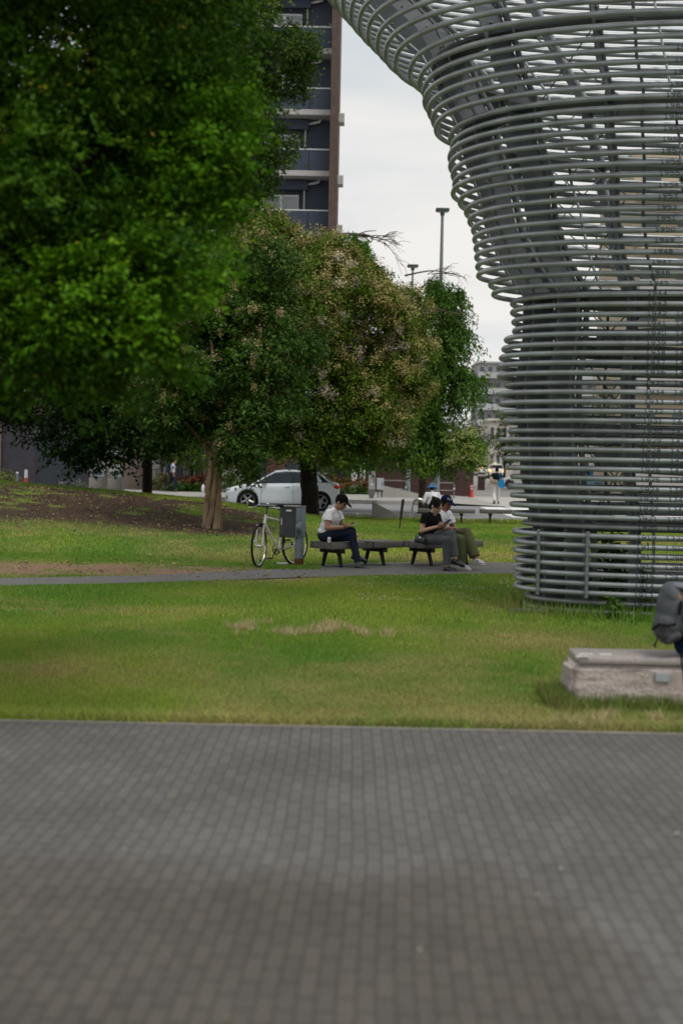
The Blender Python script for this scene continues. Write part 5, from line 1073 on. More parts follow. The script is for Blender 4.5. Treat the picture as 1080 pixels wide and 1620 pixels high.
        for xw in (fo, fo+wb):
            wh = MB(); yy = s*(W_/2-.115)
            wh.tube([(xw, yy-.0*s, rw), (xw, yy+s*.06, rw)], rw*.30, 16)
            for k in range(5):
                a = 2*math.pi*k/5+.3*s; dx_, dz_ = math.cos(a), math.sin(a)
                wh.tube([(xw+dx_*.05, yy+s*.07, rw+dz_*.05), (xw+dx_*rw*.70, yy+s*.085, rw+dz_*rw*.70)], [.05, .028], 4)
            wh.tube([(xw+math.cos(a)*rw*.72, yy+s*.07, rw+math.sin(a)*rw*.72) for a in [2*math.pi*k/28 for k in range(28)]], .016, 6, closed=True)
            wo = wh.build('wheel', rimm, t, smooth=True)
            tb2_ = MB(); pr = [(rw*.74, .09), (rw*.95, .10), (rw, .06), (rw, -.06), (rw*.95, -.10), (rw*.1, -.10), (rw*.1, .0), (rw*.74, .0)]; nn = 32; v = []; f = []
            for k in range(nn):
                a = 2*math.pi*k/nn
                for r_, d_ in pr: v.append((xw+math.cos(a)*r_, yy+s*d_, rw+math.sin(a)*r_))
            mq = len(pr)
            for k in range(nn):
                for j in range(mq): f.append((k*mq+j, k*mq+(j+1) % mq, ((k+1) % nn)*mq+(j+1) % mq, ((k+1) % nn)*mq+j))
            tb2_.add(v, f).build('tyre', rub, wo, smooth=True)
    # front grille, rear window, plate
    MB().box((.015, 0, .50), (.06, W_*.42, .24), bev=.02).build('grille', blk, t); MB().box((L_-.012, 0, .60), (.03, .36, .17)).build('number_plate', white_f, t); MB().box((L_-.05, 0, .38), (.1, W_*.7, .14), bev=.02).build('rear_bumper', blk, t)
    MB().box((x2+.18, 0, H_-.085), (.30, W_*.62, .035), bev=.012).build('spoiler', paint, t)
    if lit:
        for s in (-1, 1): MB().box((L_-.02, s*W_*.40, .74), (.05, .16, .10), bev=.01).build('indicator', M('indicator_lit', (1., .35, .05), .3, emit=5), t)
        MB().box((x3+.0, 0, 1.03), (.04, .34, .04)).build('brake_light', M('brake_lit', (1., .12, .05), .3, emit=5), t)
    if roofsign: MB().box((2.3, 0, H_+.10), (.14, .42, .13), bev=.03).build('roof_sign', M('roof_sign', (.8, .75, .6), .4), t)
    return t
car_glass = M('car_glass', (.02, .03, .04), .08, var=.2, spec=.2); rimm = M('alloy', (.38, .38, .39), .35, metal=.7)
wpaint = M('pale_blue_white_paint', (.60, .66, .70), .22, var=.02, coat=.7)
xf = PX(357, 50.2)
car('white hatchback parked at the kerb behind the black tree trunk', (xf, 50.9, 0), R(0), wpaint)
silver = M('silver_paint', (.45, .46, .47), .3, coat=.5, metal=.3); cream = M('cream_paint', (.62, .60, .53), .3, coat=.5); white2 = M('white_paint', (.72, .72, .72), .3, coat=.5); blue2 = M('light_blue_paint', (.18, .38, .52), .3, coat=.5); dark2 = M('dark_paint', (.05, .05, .06), .3, coat=.5)
def stz(y): return float(farz(0, y))+.0
car('cream taxi with lit tail lamps, left of the two beyond the pillar', (PX(759, 182), 182, .6), R(90+180), cream, lit=True, nm='taxi', cat='taxi', H_=1.5, roofsign=False)
car('cream taxi with lit orange tail lamps, right and nearer of the two', (PX(779, 152), 152, .53), R(90+180), cream, lit=True, nm='taxi', cat='taxi', H_=1.5, roofsign=True)
car('white car at the tower edge right of the woman in white trousers', (PX(792, 108), 108, .07), R(-14), white2)
car('white car parked behind the lower rings, leftmost of three', (PX(846, 101), 101, .02), R(3), white2)
car('light blue car parked behind the lower rings, middle of three', (PX(960, 99), 99, .01), R(180), blue2)
car('white car parked behind the lower rings, rightmost of three', (PX(1002, 97), 97, .0), R(2), white2)
t = thing('kei_van', 'small blue fronted van far behind the rings', 'van', (PX(905, 110), 110, .1)); MB().prism([(0, .3), (3.3, .3), (3.3, 1.85), (.75, 1.85), (.15, 1.0), (0, .9)], 0, 1.5).build('body', M('van_blue', (.03, .14, .45), .4), t)
MB().prism([(.32, 1.08), (1.3, 1.08), (1.3, 1.7), (.78, 1.7)], -.01, 1.51).build('window', car_glass, t)
for x in (.6, 2.7): MB().tube([(x, -.02, .29), (x, .18, .29)], .29, 20).build('wheel', rub, t, smooth=True)
# ------------------------------------------------------------------ people
def skin_mat(name, rgb): 
    m = M(name, rgb, .5, var=.06, vscale=12); m.node_tree.nodes['Principled BSDF'].inputs['Subsurface Weight'].default_value = .08; return m
skinA = skin_mat('tan_skin', (.30, .15, .09)); skinB = skin_mat('light_skin', (.46, .27, .19)); skinC = skin_mat('brown_skin', (.24, .10, .06))
hairM = M('black_hair', (.008, .006, .006), .65, var=.3, vscale=30, spec=.08); eyeM = M('eye', (.02, .015, .012), .2)
def fr_axes(f, up=Vector((0, 0, 1))):
    f = f.normalized(); l = up.cross(f)
    if l.length < .01: l = Vector((0, 1, 0))
    l.normalize(); u = f.cross(l).normalized(); return f, l, u
def hand(mb, w_, d, n_, side, curl=.5, s=1.):
    """palm and five fingers; d direction of the hand, n_ palm normal, side +1: thumb on +a"""
    d = d.normalized(); n_ = (n_-d*n_.dot(d)).normalized(); a = d.cross(n_)*side
    mb.ell(w_+d*.045*s, (.048*s, .040*s, .016*s), axes=(d, a, n_), seg=12, rings=8); mb.cone(w_-d*.01, w_+d*.03*s, .024*s, .026*s, 10)
    for k, (o, ln) in enumerate(((.030, .068), (.010, .078), (-.011, .072), (-.031, .056))):
        c = curl*(1+.12*k); p0 = w_+(d*.078+a*o)*s; d1 = (d*math.cos(c*.6)+n_*math.sin(c*.6)); d2 = (d*math.cos(c*1.5)+n_*math.sin(c*1.5)); d3 = (d*math.cos(c*2.3)+n_*math.sin(c*2.3))
        p1 = p0+d1*ln*.45*s; p2 = p1+d2*ln*.32*s; p3 = p2+d3*ln*.23*s
        mb.tube([p0-d*.02*s, p0, p1, p2, p3], [.0095*s, .0095*s, .009*s, .0082*s, .0068*s], 7); mb.ell(p3, (.0068*s,)*3, seg=7, rings=5)
    t0 = w_+(d*.022+a*.030)*s; t1 = t0+(d*.6+a*.75+n_*.25).normalized()*.036*s; t2 = t1+(d*.85+a*.25+n_*.45).normalized()*.032*s
    mb.tube([w_+d*.01*s, t0, t1, t2], [.014*s, .0135*s, .0115*s, .009*s], 8); mb.ell(t2, (.009*s,)*3, seg=7, rings=5)
def person(label, J, loc, yaw, sk, top, bot, shoe, vox=.009, sleeve=.55, hair='short', hat=None, hatmat=None, eyes=True, scale=1., legs_loose=1., baggy=1., sock=None, female=False, collar=False, curlR=.5, curlL=.5, tuck=True):
    t = thing('person', label, 'person', loc, yaw); t.scale = (scale,)*3
    V = {k: Vector(v) for k, v in J.items()}
    pel, ch, nk, hd = V['pel'], V['ch'], V['nk'], V['hd']; f = V.get('look', Vector((1, 0, 0))); f, l, u = fr_axes(f, (hd-nk).normalized() if abs((hd-nk).normalized().dot(f.normalized())) < .97 else Vector((0, 0, 1)))
    sw = .045 if female else .05
    b = MB()
    # torso
    tf = V.get('face', Vector((1, 0, 0))).normalized(); tl = Vector((0, 0, 1)).cross(tf).normalized(); sp = (ch-pel).normalized(); tfn = tl.cross(sp)
    shm = (V['shL']+V['shR'])/2; sl = (V['shL']-V['shR']).normalized(); sf = sl.cross((nk-ch).normalized()).normalized(); su = (nk-ch).normalized()
    b.ell(pel, (.105, .15, .11), axes=(tfn, tl, sp), seg=18, rings=12); b.ell(pel.lerp(ch, .5), (.095, .125 if female else .14, .14), axes=(tfn, tl, sp), seg=18, rings=12); b.ell(ch, (.105, .145 if female else .16, .15), axes=(sf, sl, su), seg=18, rings=12)
    b.cone(V['shL']-sl*.02, V['shR']+sl*.02, .052, .052); b.cone(shm, nk, .07, .052); b.cone(nk-su*.02, hd-u*.045-f*.012, .052 if not female else .044, .048 if not female else .042)
    # head with a face
    b.ell(hd+u*.025-f*.012, (.098, .077, .100), axes=(f, l, u), seg=22, rings=16); b.ell(hd-u*.030+f*.022, (.070, .060, .082), axes=(f, l, u), seg=20, rings=14); b.ell(hd-u*.098+f*.055, (.026, .030, .020), axes=(f, l, u), seg=12, rings=8)
    b.cone(hd+f*.088+u*.012, hd+f*.104-u*.030, .009, .014, 8); b.ell(hd+f*.086-u*.056, (.014, .026, .010), axes=(f, l, u), seg=10, rings=6); b.ell(hd+f*.078+u*.030, (.02, .055, .010), axes=(f, l, u), seg=12, rings=6)
    for s in (-1, 1): b.ell(hd+l*s*.078-f*.012-u*.012, (.018, .011, .031), axes=(f, l, u), seg=10, rings=8)
    # arms and legs
    for S, s in (('L', 1), ('R', -1)):
        sh, el, wr, hp, kn, an, toe = (V[k+S] for k in ('sh', 'el', 'wr', 'hip', 'kn', 'an', 'toe'))
        b.cone(sh, el, sw, .037 if female else .041); b.cone(el, wr, .037 if female else .042, .025 if female else .029)
        if 'h'+S in V:
            hand(b, wr, V['h'+S], V.get('n'+S, Vector((0, 0, 1))), s*V.get('t'+S, Vector((1, 0, 0))).x, curlL if S == 'L' else curlR)
        b.cone(hp, kn, .082, .056); b.cone(kn, kn.lerp(an, .35), .054, .054); b.cone(kn.lerp(an, .35), an, .053, .036); b.cone(an, an-Vector((0, 0, .03)), .034, .022)
    body = remeshed(b, 'body', sk, t, vox=vox*.62, smooth=2)
    if eyes:
        for s in (-1, 1): MB().ell(hd+f*.080+u*.010+l*s*.030, (.010, .014, .008), axes=(f, l, u), seg=8, rings=6).build('eye', eyeM, t, smooth=True)
    # shirt
    m = MB(); g = .014*baggy
    m.ell(pel.lerp(ch, .12 if tuck else -.1)+Vector((0, 0, .02)), (.112+g, .155+g, .09), axes=(tfn, tl, sp), seg=18, rings=12); m.ell(pel.lerp(ch, .5), (.104+g, .148+g, .16), axes=(tfn, tl, sp), seg=18, rings=12); m.ell(ch, (.108+g, .165+g, .152), axes=(sf, sl, su), seg=18, rings=12)
    m.cone(V['shL']-sl*.02, V['shR']+sl*.02, .060, .060); m.cone(shm, shm.lerp(nk, .65), .078, .062)
    for S in 'LR':
        sh, el, wr = V['sh'+S], V['el'+S], V['wr'+S]
        if sleeve <= 1: m.tube([sh, sh.lerp(el, sleeve*.5), sh.lerp(el, sleeve)], [.062, .062*baggy**.3, .066*baggy**.3], 14); m.ell(sh, (.062,)*3)
        else: m.cone(sh, el, .062, .054); m.cone(el, el.lerp(wr, .93), .053, .040)
    rng = random.Random(hash(label) % 1000 if False else len(label))
    for k in range(7):  # cloth folds
        q = pel.lerp(ch, rng.random()); a = rng.uniform(-1, 1); m.tube([q+tl*a*.1+tfn*.10, q+tl*(a+.5)*.12+tfn*.11+sp*rng.uniform(-.06, .08)], .014, 5)
    shirt = remeshed(m, 'shirt', top, t, vox=vox*.8, smooth=2)
    if collar:
        c = MB()
        for s in (-1, 1): c.tube([nk-su*.005-sf*.045, nk-su*.01+sl*s*.058, nk-su*.035+sf*.06+sl*s*.012], [.013, .017, .012], 6)
        c.build('collar', top, shirt, smooth=True)
        c = MB(); c.box(V['ch']+sf*.128+sl*.07, (.008, .09, .1), M4=Matrix((sf, sl, su)).transposed().to_4x4()); c.build('pocket', top, shirt)
    # trousers
    m = MB(); m.ell(pel, (.122, .165, .115), axes=(tfn, tl, sp), seg=18, rings=12)
    for S in 'LR':
        hp, kn, an = V['hip'+S], V['kn'+S], V['an'+S]; e = kn.lerp(an, .93 if legs_loose < 2 else .80)
        m.cone(hp, kn, .096, .068*legs_loose**.5); m.tube([kn, kn.lerp(e, .5), e], [.068*legs_loose**.5, .062*legs_loose, .058*legs_loose], 14); m.ell(kn, (.068*legs_loose**.5,)*3)
        for k in range(5):
            q = kn.lerp(e, rng.random()); d = (e-kn).normalized().orthogonal().normalized(); m.tube([q+d*.05*legs_loose, q+d.cross((e-kn).normalized())*.05*legs_loose+(kn-e)*.1], .014, 5)
    remeshed(m, 'trousers', bot, t, vox=vox*.8, smooth=2)
    for S in 'LR':
        an, toe = V['an'+S], V['toe'+S]; d = (toe-an); d.z *= .4; fd, fl, fu = fr_axes(d, V.get('su'+S, Vector((0, 0, 1)))); base = an-fu*.044; m = MB()
        m.ell(base+fd*.005, (.062, .043, .060), axes=(fd, fl, fu), seg=14, rings=10); m.ell(base+fd*.085-fu*.004, (.10, .047, .044), axes=(fd, fl, fu), seg=14, rings=10); m.ell(base+fd*.135-fu*.010, (.068, .047, .032), axes=(fd, fl, fu), seg=14, rings=10)
        so1 = remeshed(m, 'shoe', shoe[0], t, vox=.008, smooth=2)
        m = MB().box(base+fd*.07-fu*.034, (.27, .080, .022), bev=.008, M4=Matrix((fd, fl, fu)).transposed().to_4x4()); m.build('sole', shoe[1], so1, smooth=True)
        if sock: MB().cone(an+(V['kn'+S]-an)*.22, an, .045, .043).build('sock', sock, t, smooth=True)
    # hair and hats
    if hair:
        m = MB(); m.ell(hd+u*.034-f*.022, (.100, .086, .102), axes=(f, l, u), seg=20, rings=14)
        if hair == 'bun':
            m.ell(hd-f*.07-u*.02, (.05, .07, .08), axes=(f, l, u), seg=14, rings=10); m.ell(hd-f*.088+u*.085, (.042, .05, .038), axes=(f, l, u))
            for s in (-1, 1): m.tube([hd+f*.05+u*.105+l*s*.02, hd+f*.078+u*.06+l*s*.058, hd+f*.05+u*.0+l*s*.078], [.018, .02, .014], 8)
            m.tube([hd-f*.09+u*.09, hd-f*.15+u*.10], .010, 6)
        remeshed(m, 'hair', hairM, t, vox=.009, smooth=1)
    if hat == 'cap':
        m = MB(); m.ell(hd+u*.040-f*.014, (.110, .093, .100), axes=(f, l, u), seg=22, rings=12, zmin=.05); m.ell(hd+u*.048+f*.115, (.085, .072, .008), axes=(f-u*.18, l, u+f*.18), seg=18, rings=6); m.ell(hd+u*.141-f*.014, (.012, .012, .008), axes=(f, l, u), seg=8, rings=5)
        return t, remeshed(m, 'cap', hatmat, t, vox=.006, smooth=1), (hd, f, l, u)
    if hat == 'bucket':
        m = MB(); m.ell(hd+u*.045-f*.01, (.108, .098, .095), axes=(f, l, u), seg=22, rings=12, zmin=0.0); m.tube([hd+u*.055-f*.01, hd+u*.03-f*.01, hd+u*.0-f*.01], [.105, .14, .165], 24)
        return t, remeshed(m, 'bucket_hat', hatmat, t, vox=.008, smooth=1), (hd, f, l, u)
    return t, None, (hd, f, l, u)
def cloth(n, c, **k): return M(n, c, .95, bump=.002, bscale=120, spec=.06, **k)
white_sh = cloth('white_shirt', (.66, .66, .70)); navy = cloth('navy_trousers', (.018, .024, .045)); black_c = cloth('black_cloth', (.010, .010, .012)); jeans = cloth('grey_jeans', (.085, .092, .10), var=.3, vscale=5)
olive = cloth('olive_trousers', (.10, .11, .055), var=.2); tee = cloth('white_tee', (.66, .66, .72)); shoe_b = (M('black_leather', (.012, .012, .014), .3), M('black_sole', (.01, .01, .01), .7)); shoe_w = (M('white_trainer', (.55, .56, .58), .6), M('white_sole', (.50, .48, .45), .7))

# bench-relative seat positions: the front edge of bench 1 runs from c1 along BY
e = Vector((math.cos(BY), math.sin(BY), 0)); nrm_ = Vector((-math.sin(BY), math.cos(BY), 0))
pm = near(517.5, 857, .42)
JM = dict(pel=(0, 0, .515), ch=(.085, 0, .79), nk=(.175, 0, .945), hd=(.262, 0, 1.045), look=(.84, -.05, -.54), face=(1, 0, 0), shL=(.14, .185, .885), shR=(.125, -.185, .885),
     elR=(.125, -.255, .645), wrR=(.34, -.13, .655), hR=(1, .25, .12), nR=(0, .3, 1), tR=(-1, 0, 0), elL=(.20, .24, .66), wrL=(.37, .03, .685), hL=(.85, -.45, .15), nL=(0, -.3, 1), tL=(-1, 0, 0),
     hipL=(.02, .09, .505), knL=(.45, .02, .50), anL=(.56, .03, .075), toeL=(.74, .03, .03), hipR=(.02, -.09, .515), knR=(.455, -.02, .60), anR=(.50, .065, .23), toeR=(.63, .10, .135))
Ym = 22.75
mt, cap_, hh = person('man in a white shirt and black cap bent over a phone on the left bench', JM, (PX(516.5, Ym), Ym, 0), R(-20), skinA, white_sh, navy, shoe_b, hat='cap', hatmat=M('black_cap', (.006, .006, .007), .9, spec=.06), collar=True, sock=cloth('grey_sock', (.12, .15, .14)), vox=.009, baggy=1.25)
def held_phone(parent_loc, yaw, p, size, rz, tilt, mat, scr, label, nm='mobile_phone'):
    o = thing(nm, label, 'phone', parent_loc+Matrix.Rotation(yaw, 3, 'Z') @ Vector(p), yaw)
    Mx = Matrix.Rotation(rz, 4, 'Z') @ Matrix.Rotation(tilt, 4, 'Y'); b_ = MB().box((0, 0, 0), size, bev=.004, M4=Mx).build('case', mat, o, smooth=True); MB().box(Mx @ Vector((0, 0, size[2]/2+.001)), (size[0]*.9, size[1]*.88, .002), M4=Mx).build('screen', scr, o); return o
scr = M('phone_screen', (.05, .06, .08), .1); tealcase = M('cream_case', (.55, .52, .42), .5)
held_phone(Vector((PX(516.5, Ym), Ym, 0)), R(-20), (.505, -.075, .700), (.15, .075, .010), R(8), R(-14), tealcase, scr, 'cream cased phone held flat by the man in the black cap')

# the couple
Yw = 22.72; wl_ = Vector((PX(677, Yw), Yw, 0))
JW = dict(pel=(0, 0, .505), ch=(.055, 0, .765), nk=(.10, 0, .905), hd=(.165, .0, 1.02), look=(.88, 0, -.47), face=(1, 0, 0), shL=(.085, .165, .855), shR=(.065, -.165, .855),
     elR=(.045, -.225, .625), wrR=(.265, -.10, .70), hR=(.9, .4, .25), nR=(0, .6, .8), tR=(-1, 0, 0), elL=(.12, .21, .63), wrL=(.29, .035, .70), hL=(.9, -.3, .3), nL=(0, -.6, .8), tL=(-1, 0, 0),
     hipR=(.02, -.085, .50), knR=(.44, -.10, .485), anR=(.45, -.085, .085), toeR=(.62, -.085, .03), hipL=(.03, .085, .52), knL=(.47, -.01, .595), anL=(.56, -.03, .21), toeL=(.71, -.05, .12))
wt, _, hw = person('woman in a black top and grey jeans with pinned up hair looking at a phone', JW, tuple(wl_), R(-36), skinB, black_c, jeans, shoe_b, hair='bun', female=True, sleeve=.5, legs_loose=1.12, vox=.009)
MB().ell((.135, 0, .86), (.02, .045, .055)).build('neckline', skinB, wt, smooth=True)
held_phone(wl_, R(-36), (.40, -.045, .775), (.155, .078, .012), R(0), R(-35), M('blue_case', (.012, .015, .12), .3), scr, 'dark blue phone held up by the woman in the black top')
bq = thing('handbag', 'small black quilted handbag with white charm beside the woman on the bench', 'bag', wl_+Matrix.Rotation(R(-36), 3, 'Z') @ Vector((.02, -.22, .42)), R(-36)); mb = MB(); mb.ell((0, 0, .065), (.10, .055, .065)); mb.box((0, 0, .05), (.19, .09, .08), bev=.02); remeshed(mb, 'body', M('dark_bag', (.022, .024, .03), .4), bq, vox=.008); MB().tube([(-.08, 0, .11), (-.05, -.02, .16), (.05, -.02, .16), (.08, 0, .11)], .006, 6).build('strap', blk, bq, smooth=True); MB().ell((.03, -.055, .10), (.018, .01, .016)).build('charm', white_f, bq, smooth=True)
MB().ell((-.10, -.02, .04), (.012, .02, .05)).build('tassel', metalg, bq, smooth=True)
Yc = 23.12; cl_ = Vector((PX(697, Yc), Yc, 0))
JC = dict(pel=(0, 0, .515), ch=(.04, 0, .79), nk=(.07, 0, .935), hd=(.12, .0, 1.055), look=(.9, -.15, -.36), face=(1, 0, 0), shL=(.05, .185, .875), shR=(.05, -.185, .875),
     elR=(.09, -.26, .63), wrR=(.30, -.16, .66), hR=(.9, .3, .1), nR=(0, 0, -1), elL=(.12, .25, .63), wrL=(.33, .14, .62), hL=(1, 0, -.1), nL=(0, 0, -1),
     hipR=(.02, -.09, .51), knR=(.46, -.12, .49), anR=(.50, -.10, .10), toeR=(.66, -.12, .03), hipL=(.03, .09, .53), knL=(.50, .01, .60), anL=(.70, -.02, .19), toeL=(.87, -.06, .17))
ct, capc, hc_ = person('companion in a white T-shirt, olive trousers and navy cap sitting beyond the woman', JC, tuple(cl_), R(-36), skinC, tee, olive, shoe_w, hat='cap', hatmat=M('navy_cap', (.006, .010, .04), .9, spec=.06), sleeve=.6, legs_loose=1.55, baggy=1.5, vox=.009)
# white monogram on the cap and small mark on the T-shirt, trainer stripe
hd, f, l, u = hc_
def cap_text(s, size, c, fr, rt, upv, mat, parent, nm):
    cu = bpy.data.curves.new('t', 'FONT'); cu.body = s; cu.size = size; cu.extrude = .002; cu.align_x = 'CENTER'; cu.align_y = 'CENTER'
    o = bpy.data.objects.new('t', cu); COL.objects.link(o); me = bpy.data.meshes.new_from_object(o.evaluated_get(bpy.context.evaluated_depsgraph_get())); bpy.data.objects.remove(o); me.materials.clear(); me.materials.append(mat)
    o = bpy.data.objects.new(nm, me); link(o, parent); o.matrix_local = Matrix.Translation(c) @ Matrix((rt, upv, fr)).transposed().to_4x4(); return o
fr_ = (f*.86-l*.5+u*.12).normalized(); rt_ = u.cross(fr_).normalized(); up_ = fr_.cross(rt_)
cap_text('NY', .062, hd+u*.088+fr_*.103-f*.012, fr_, rt_, up_, white_f, ct, 'cap_emblem')
cap_text('N', .035, Vector((.165, -.06, .80)), Vector((.99, -.1, .05)).normalized(), Vector((.1, .99, 0)).normalized(), Vector((0, 0, 1)), M('navy_print', (.02, .03, .12), .6), ct, 'shirt_mark')
cap_text('N', .05, Vector((.775, -.085, .155)), Vector((.1, -1, 0)).normalized(), Vector((1, .1, 0)).normalized(), Vector((0, 0, 1)), M('navy_print2', (.03, .04, .09), .6), ct, 'shoe_mark')

# person in the blue hat on the far bench
Yb = 41.6
JB = dict(pel=(0, 0, .51), ch=(.03, 0, .76), nk=(.07, 0, .89), hd=(.12, 0, 1.0), look=(.95, 0, -.3), face=(1, 0, 0), shL=(.04, .17, .84), shR=(.04, -.17, .84), elR=(.02, -.26, .62), wrR=(.22, -.14, .58), hR=(1, .2, 0), nR=(0, 0, -1), elL=(.02, .26, .62), wrL=(.22, .12, .58), hL=(1, 0, 0), nL=(0, 0, -1),
     hipR=(.02, -.09, .50), knR=(.44, -.1, .48), anR=(.46, -.1, .08), toeR=(.62, -.1, .03), hipL=(.02, .09, .50), knL=(.44, .1, .48), anL=(.46, .1, .08), toeL=(.62, .1, .03))
person('person in a blue bucket hat and white top on the far bench behind the couple', JB, (PX(685, Yb), Yb, 0), R(100), skinB, tee, jeans, shoe_w, hat='bucket', hatmat=M('blue_hat', (.07, .18, .42), .9), sleeve=1.5, vox=.012, female=True, scale=1.0)
# woman walking away
Yv = 65.0; b_ = .0
JV = dict(pel=(0, 0, .93), ch=(.02, 0, 1.20), nk=(.03, 0, 1.36), hd=(.05, 0, 1.48), look=(1, .1, -.2), face=(1, 0, 0), shL=(.02, .175, 1.31), shR=(.02, -.175, 1.31), elR=(-.03, -.27, 1.06), wrR=(.10, -.30, .86), hR=(.2, 0, -1), nR=(0, 1, 0), elL=(-.05, .27, 1.07), wrL=(.02, .33, .84), hL=(.1, .1, -1), nL=(0, -1, 0),
     hipR=(.01, -.09, .90), knR=(.10, -.10, .48), anR=(.06, -.10, .08), toeR=(.22, -.12, .03), hipL=(-.01, .09, .90), knL=(.03, .11, .48), anL=(-.16, .12, .10), toeL=(-.02, .14, .03))
vt, _, hv = person('woman in a black top and white trousers walking away by the street', JV, (PX(786, Yv), Yv, 0), R(95), skinB, black_c, cloth('white_trousers', (.60, .58, .56)), shoe_b, sleeve=.5, legs_loose=1.35, vox=.012, female=True, scale=1.03)
t = thing('tote_bag', 'bright blue tote bag on the shoulder of the woman walking away', 'bag', (PX(792.5, 64.9), 64.82, 0)); mb = MB(); v = [(-.10, 0, 1.12), (.12, 0, 1.10), (.17, .0, .80), (.10, 0, .72), (-.06, 0, .76), (-.13, 0, .85)]; mb.prism([(a, c) for a, b, c in v], -.05, .05); mb.build('bag', M('blue_cloth', (.01, .19, .42), .8), t); MB().tube([(-.07, 0, 1.1), (-.08, .04, 1.38), (.0, .06, 1.38), (.09, 0, 1.1)], .015, 6).build('strap', M('blue_strap', (.01, .17, .36), .8), t)
t = thing('waist_bag', 'beige waist bag worn on the back of the woman walking away', 'bag', (PX(782.8, 64.85), 64.80, 0)); mb = MB(); mb.ell((0, 0, 1.0), (.17, .075, .11)); mb.box((0, 0, .97), (.28, .1, .14), bev=.03); remeshed(mb, 'bag', M('beige_cloth', (.22, .18, .13), .9), t, vox=.012); MB().tube([(-.16, .02, 1.02), (-.05, .2, 1.06)], .012, 5).build('strap', black_c, t)
# man walking right on the far pavement
Yn = 69.7
JN = dict(pel=(0, 0, .93), ch=(.03, 0, 1.21), nk=(.05, 0, 1.38), hd=(.10, 0, 1.50), look=(1, 0, -.12), face=(1, 0, 0), shL=(.03, .185, 1.33), shR=(.03, -.185, 1.33), elR=(-.03, -.23, 1.06), wrR=(.10, -.22, .86), hR=(.3, 0, -1), nR=(0, 1, 0), elL=(-.08, .23, 1.07), wrL=(.0, .22, .85), hL=(.1, 0, -1), nL=(0, -1, 0),
     hipR=(.0, -.09, .90), knR=(.18, -.09, .50), anR=(.16, -.09, .09), toeR=(.32, -.09, .03), hipL=(.0, .09, .90), knL=(-.08, .09, .50), anL=(-.42, .09, .22), toeL=(-.36, .09, .06))
person('man in a pale blue shirt with a navy backpack walking along the far pavement', JN, (PX(273, Yn), Yn, .15), R(0), skinA, cloth('pale_blue_shirt', (.42, .48, .58)), navy, shoe_b, sleeve=.55, vox=.012, scale=1.0)
t = thing('backpack', 'navy backpack on the back of the walking man', 'backpack', (PX(273, Yn)-.20, Yn, .15)); mb = MB(); mb.ell((0, 0, 1.16), (.12, .15, .24)); mb.box((-.01, 0, 1.08), (.17, .26, .28), bev=.05); remeshed(mb, 'bag', M('navy_bag', (.012, .03, .08), .8), t, vox=.012); MB().tube([(.05, -.12, 1.38), (.22, -.13, 1.39), (.30, -.13, 1.2), (.12, -.15, 1.0)], .018, 5).build('strap', blk, t)

# backpack wearer seated on the stone seat, cut by the right edge of the frame
Ys = 10.10; ps = Vector((PX(1099, Ys), Ys, 0))
JS = dict(pel=(0, 0, .43), ch=(.03, 0, .70), nk=(.07, 0, .86), hd=(.13, 0, .98), look=(1, 0, -.2), face=(1, 0, 0), shL=(.05, .185, .80), shR=(.05, -.185, .80), elR=(.10, -.25, .56), wrR=(.32, -.16, .52), hR=(1, .2, 0), nR=(0, 0, -1), elL=(.10, .25, .56), wrL=(.32, .14, .52), hL=(1, 0, 0), nL=(0, 0, -1),
     hipR=(.02, -.09, .43), knR=(.42, -.12, .46), anR=(.40, -.12, .08), toeR=(.56, -.12, .03), hipL=(.02, .09, .43), knL=(.42, .12, .46), anL=(.46, .12, .08), toeL=(.62, .12, .03))
person('person in navy clothes wearing a grey backpack, seated on the granite seat', JS, (ps.x, Ys-.02, 0), R(-10), skinB, cloth('navy_jacket', (.014, .018, .032)), cloth('navy_shorts', (.010, .022, .055)), shoe_b, sleeve=1.5, vox=.010, baggy=1.3)
gp_m = M('grey_pack_cloth', (.105, .115, .13), .85, bump=.006, bscale=14, var=.2, vscale=7); gp_d = M('dark_pack_cloth', (.075, .075, .082), .85, bump=.006, bscale=14)
def PS(px, py, Y=10.02): return P(px, py, Y)
base = PS(1060, 970); t = thing('backpack', 'grey hiking backpack with black straps on the back of the person at the right edge', 'backpack', tuple(base)); 
def lc(px, py, dy=0): v = PS(px, py)-base; v.y += dy; return v
mb = MB(); 
for (px, py, r, rz_) in ((1063, 960, .115, .17), (1057, 985, .105, .12), (1073, 968, .12, .19), (1060, 940, .075, .09)): mb.ell(lc(px, py), (r, .14, rz_), seg=18, rings=14)
main = remeshed(mb, 'main_compartment', gp_m, t, vox=.010, smooth=6)
mb = MB()
for (px, py, r) in ((1046, 1000, .055), (1054, 1006, .058), (1043, 990, .048), (1064, 1003, .05), (1050, 1012, .03)): mb.ell(lc(px, py, -.005), (r, .150, r), seg=16, rings=12)
remeshed(mb, 'lower_pocket', gp_d, t, vox=.010, smooth=5)
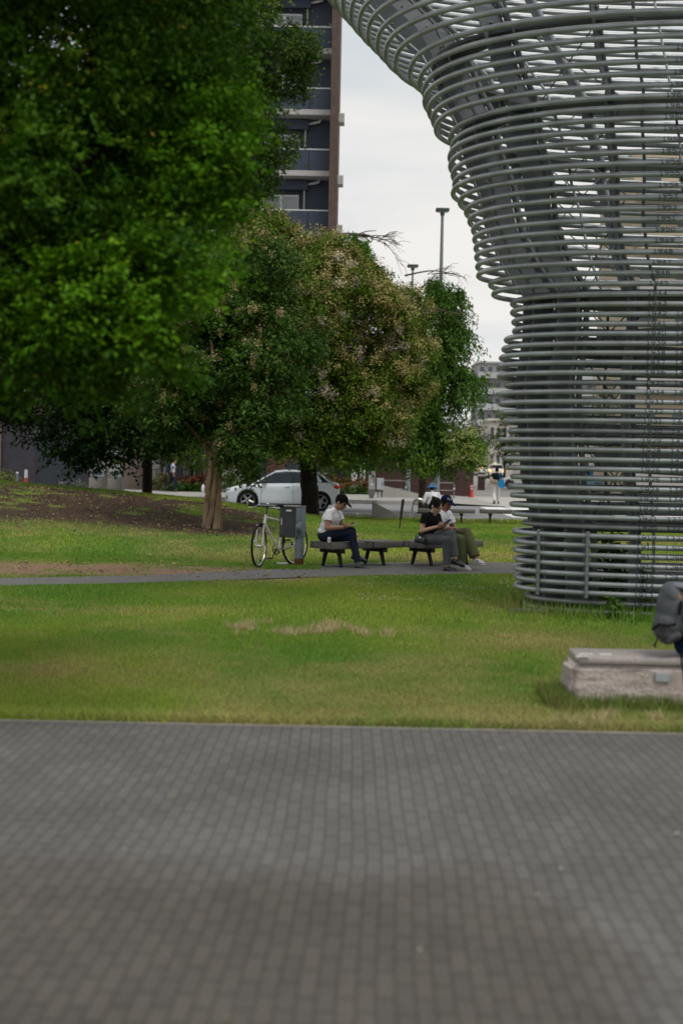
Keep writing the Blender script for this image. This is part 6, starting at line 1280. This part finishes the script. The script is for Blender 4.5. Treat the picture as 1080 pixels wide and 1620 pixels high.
mb = MB(); mb.ell(lc(1074, 927), (.075, .13, .028)); mb.ell(lc(1066, 926), (.045, .12, .024)); mb.ell(lc(1084, 930), (.07, .13, .035)); remeshed(mb, 'lid', M('pale_grey_lid', (.17, .18, .21), .8, bump=.004), t, vox=.008)
sm_ = M('black_webbing', (.008, .008, .009), .7)
MB().tube([lc(1024, 993, -.13), lc(1034, 984, -.15), lc(1046, 985.5, -.165), lc(1060, 983, -.165)], [.012, .014, .012, .010], 6).build('side_strap', sm_, t, smooth=True)
MB().tube([lc(1069, 948, -.155), lc(1067, 958, -.165), lc(1065, 969, -.165)], [.016, .017, .012], 6).build('buckle_strap', sm_, t, smooth=True)
MB().tube([lc(1034, 1000, -.14), lc(1031, 1009, -.15), lc(1027, 1015, -.15), lc(1029, 1020, -.15)], [.006, .006, .009, .009], 6).build('cord_loop', sm_, t, smooth=True)
MB().tube([lc(1080, 950, -.15), lc(1074, 963, -.15), lc(1070, 980, -.15)], .005, 5).build('cord', sm_, t, smooth=True)
MB().tube([lc(1068, 1030, -.16), lc(1068, 1045, -.19), lc(1070, 1060, -.20), lc(1071, 1073, -.20)], [.009, .009, .009, .013], 6).build('hanging_strap', sm_, t, smooth=True)
MB().tube([lc(1066, 936, -.11), lc(1068, 945, -.12)], .012, 6).build('orange_tab', M('orange_tab', (.40, .16, .05), .6), t, smooth=True)
MB().tube([lc(1078, 1020, -.12), lc(1084, 1026, -.13)], .008, 6).build('white_tag', white_f, t, smooth=True)

# ------------------------------------------------------------------ things of one kind share a group phrase
GRP = {'street_tree': 'street trees beyond the tower and the wall', 'garden_tree': 'small garden trees along the far pavement', 'shrub': 'shrubs in the beds along the far pavement', 'taxi': 'taxis waiting down the street', 'parked_car': 'parked cars', 'rubbish_bin': 'pair of stainless rubbish bins', 'support_stake': 'leaning stakes propping the garden trees', 'street_lamp': 'street lamps', 'street_cabinet': 'roadside cabinets', 'weed_plant': 'weeds round the tower foot', 'person': 'people in the park and on the street', 'mobile_phone': 'phones held by the people on the benches', 'backpack': 'backpacks being worn', 'drink_can': None}
for o in SC.objects:
    g = GRP.get(o.name.split('.')[0])
    if g and o.parent is None and 'category' in o and 'group' not in o: o['group'] = g
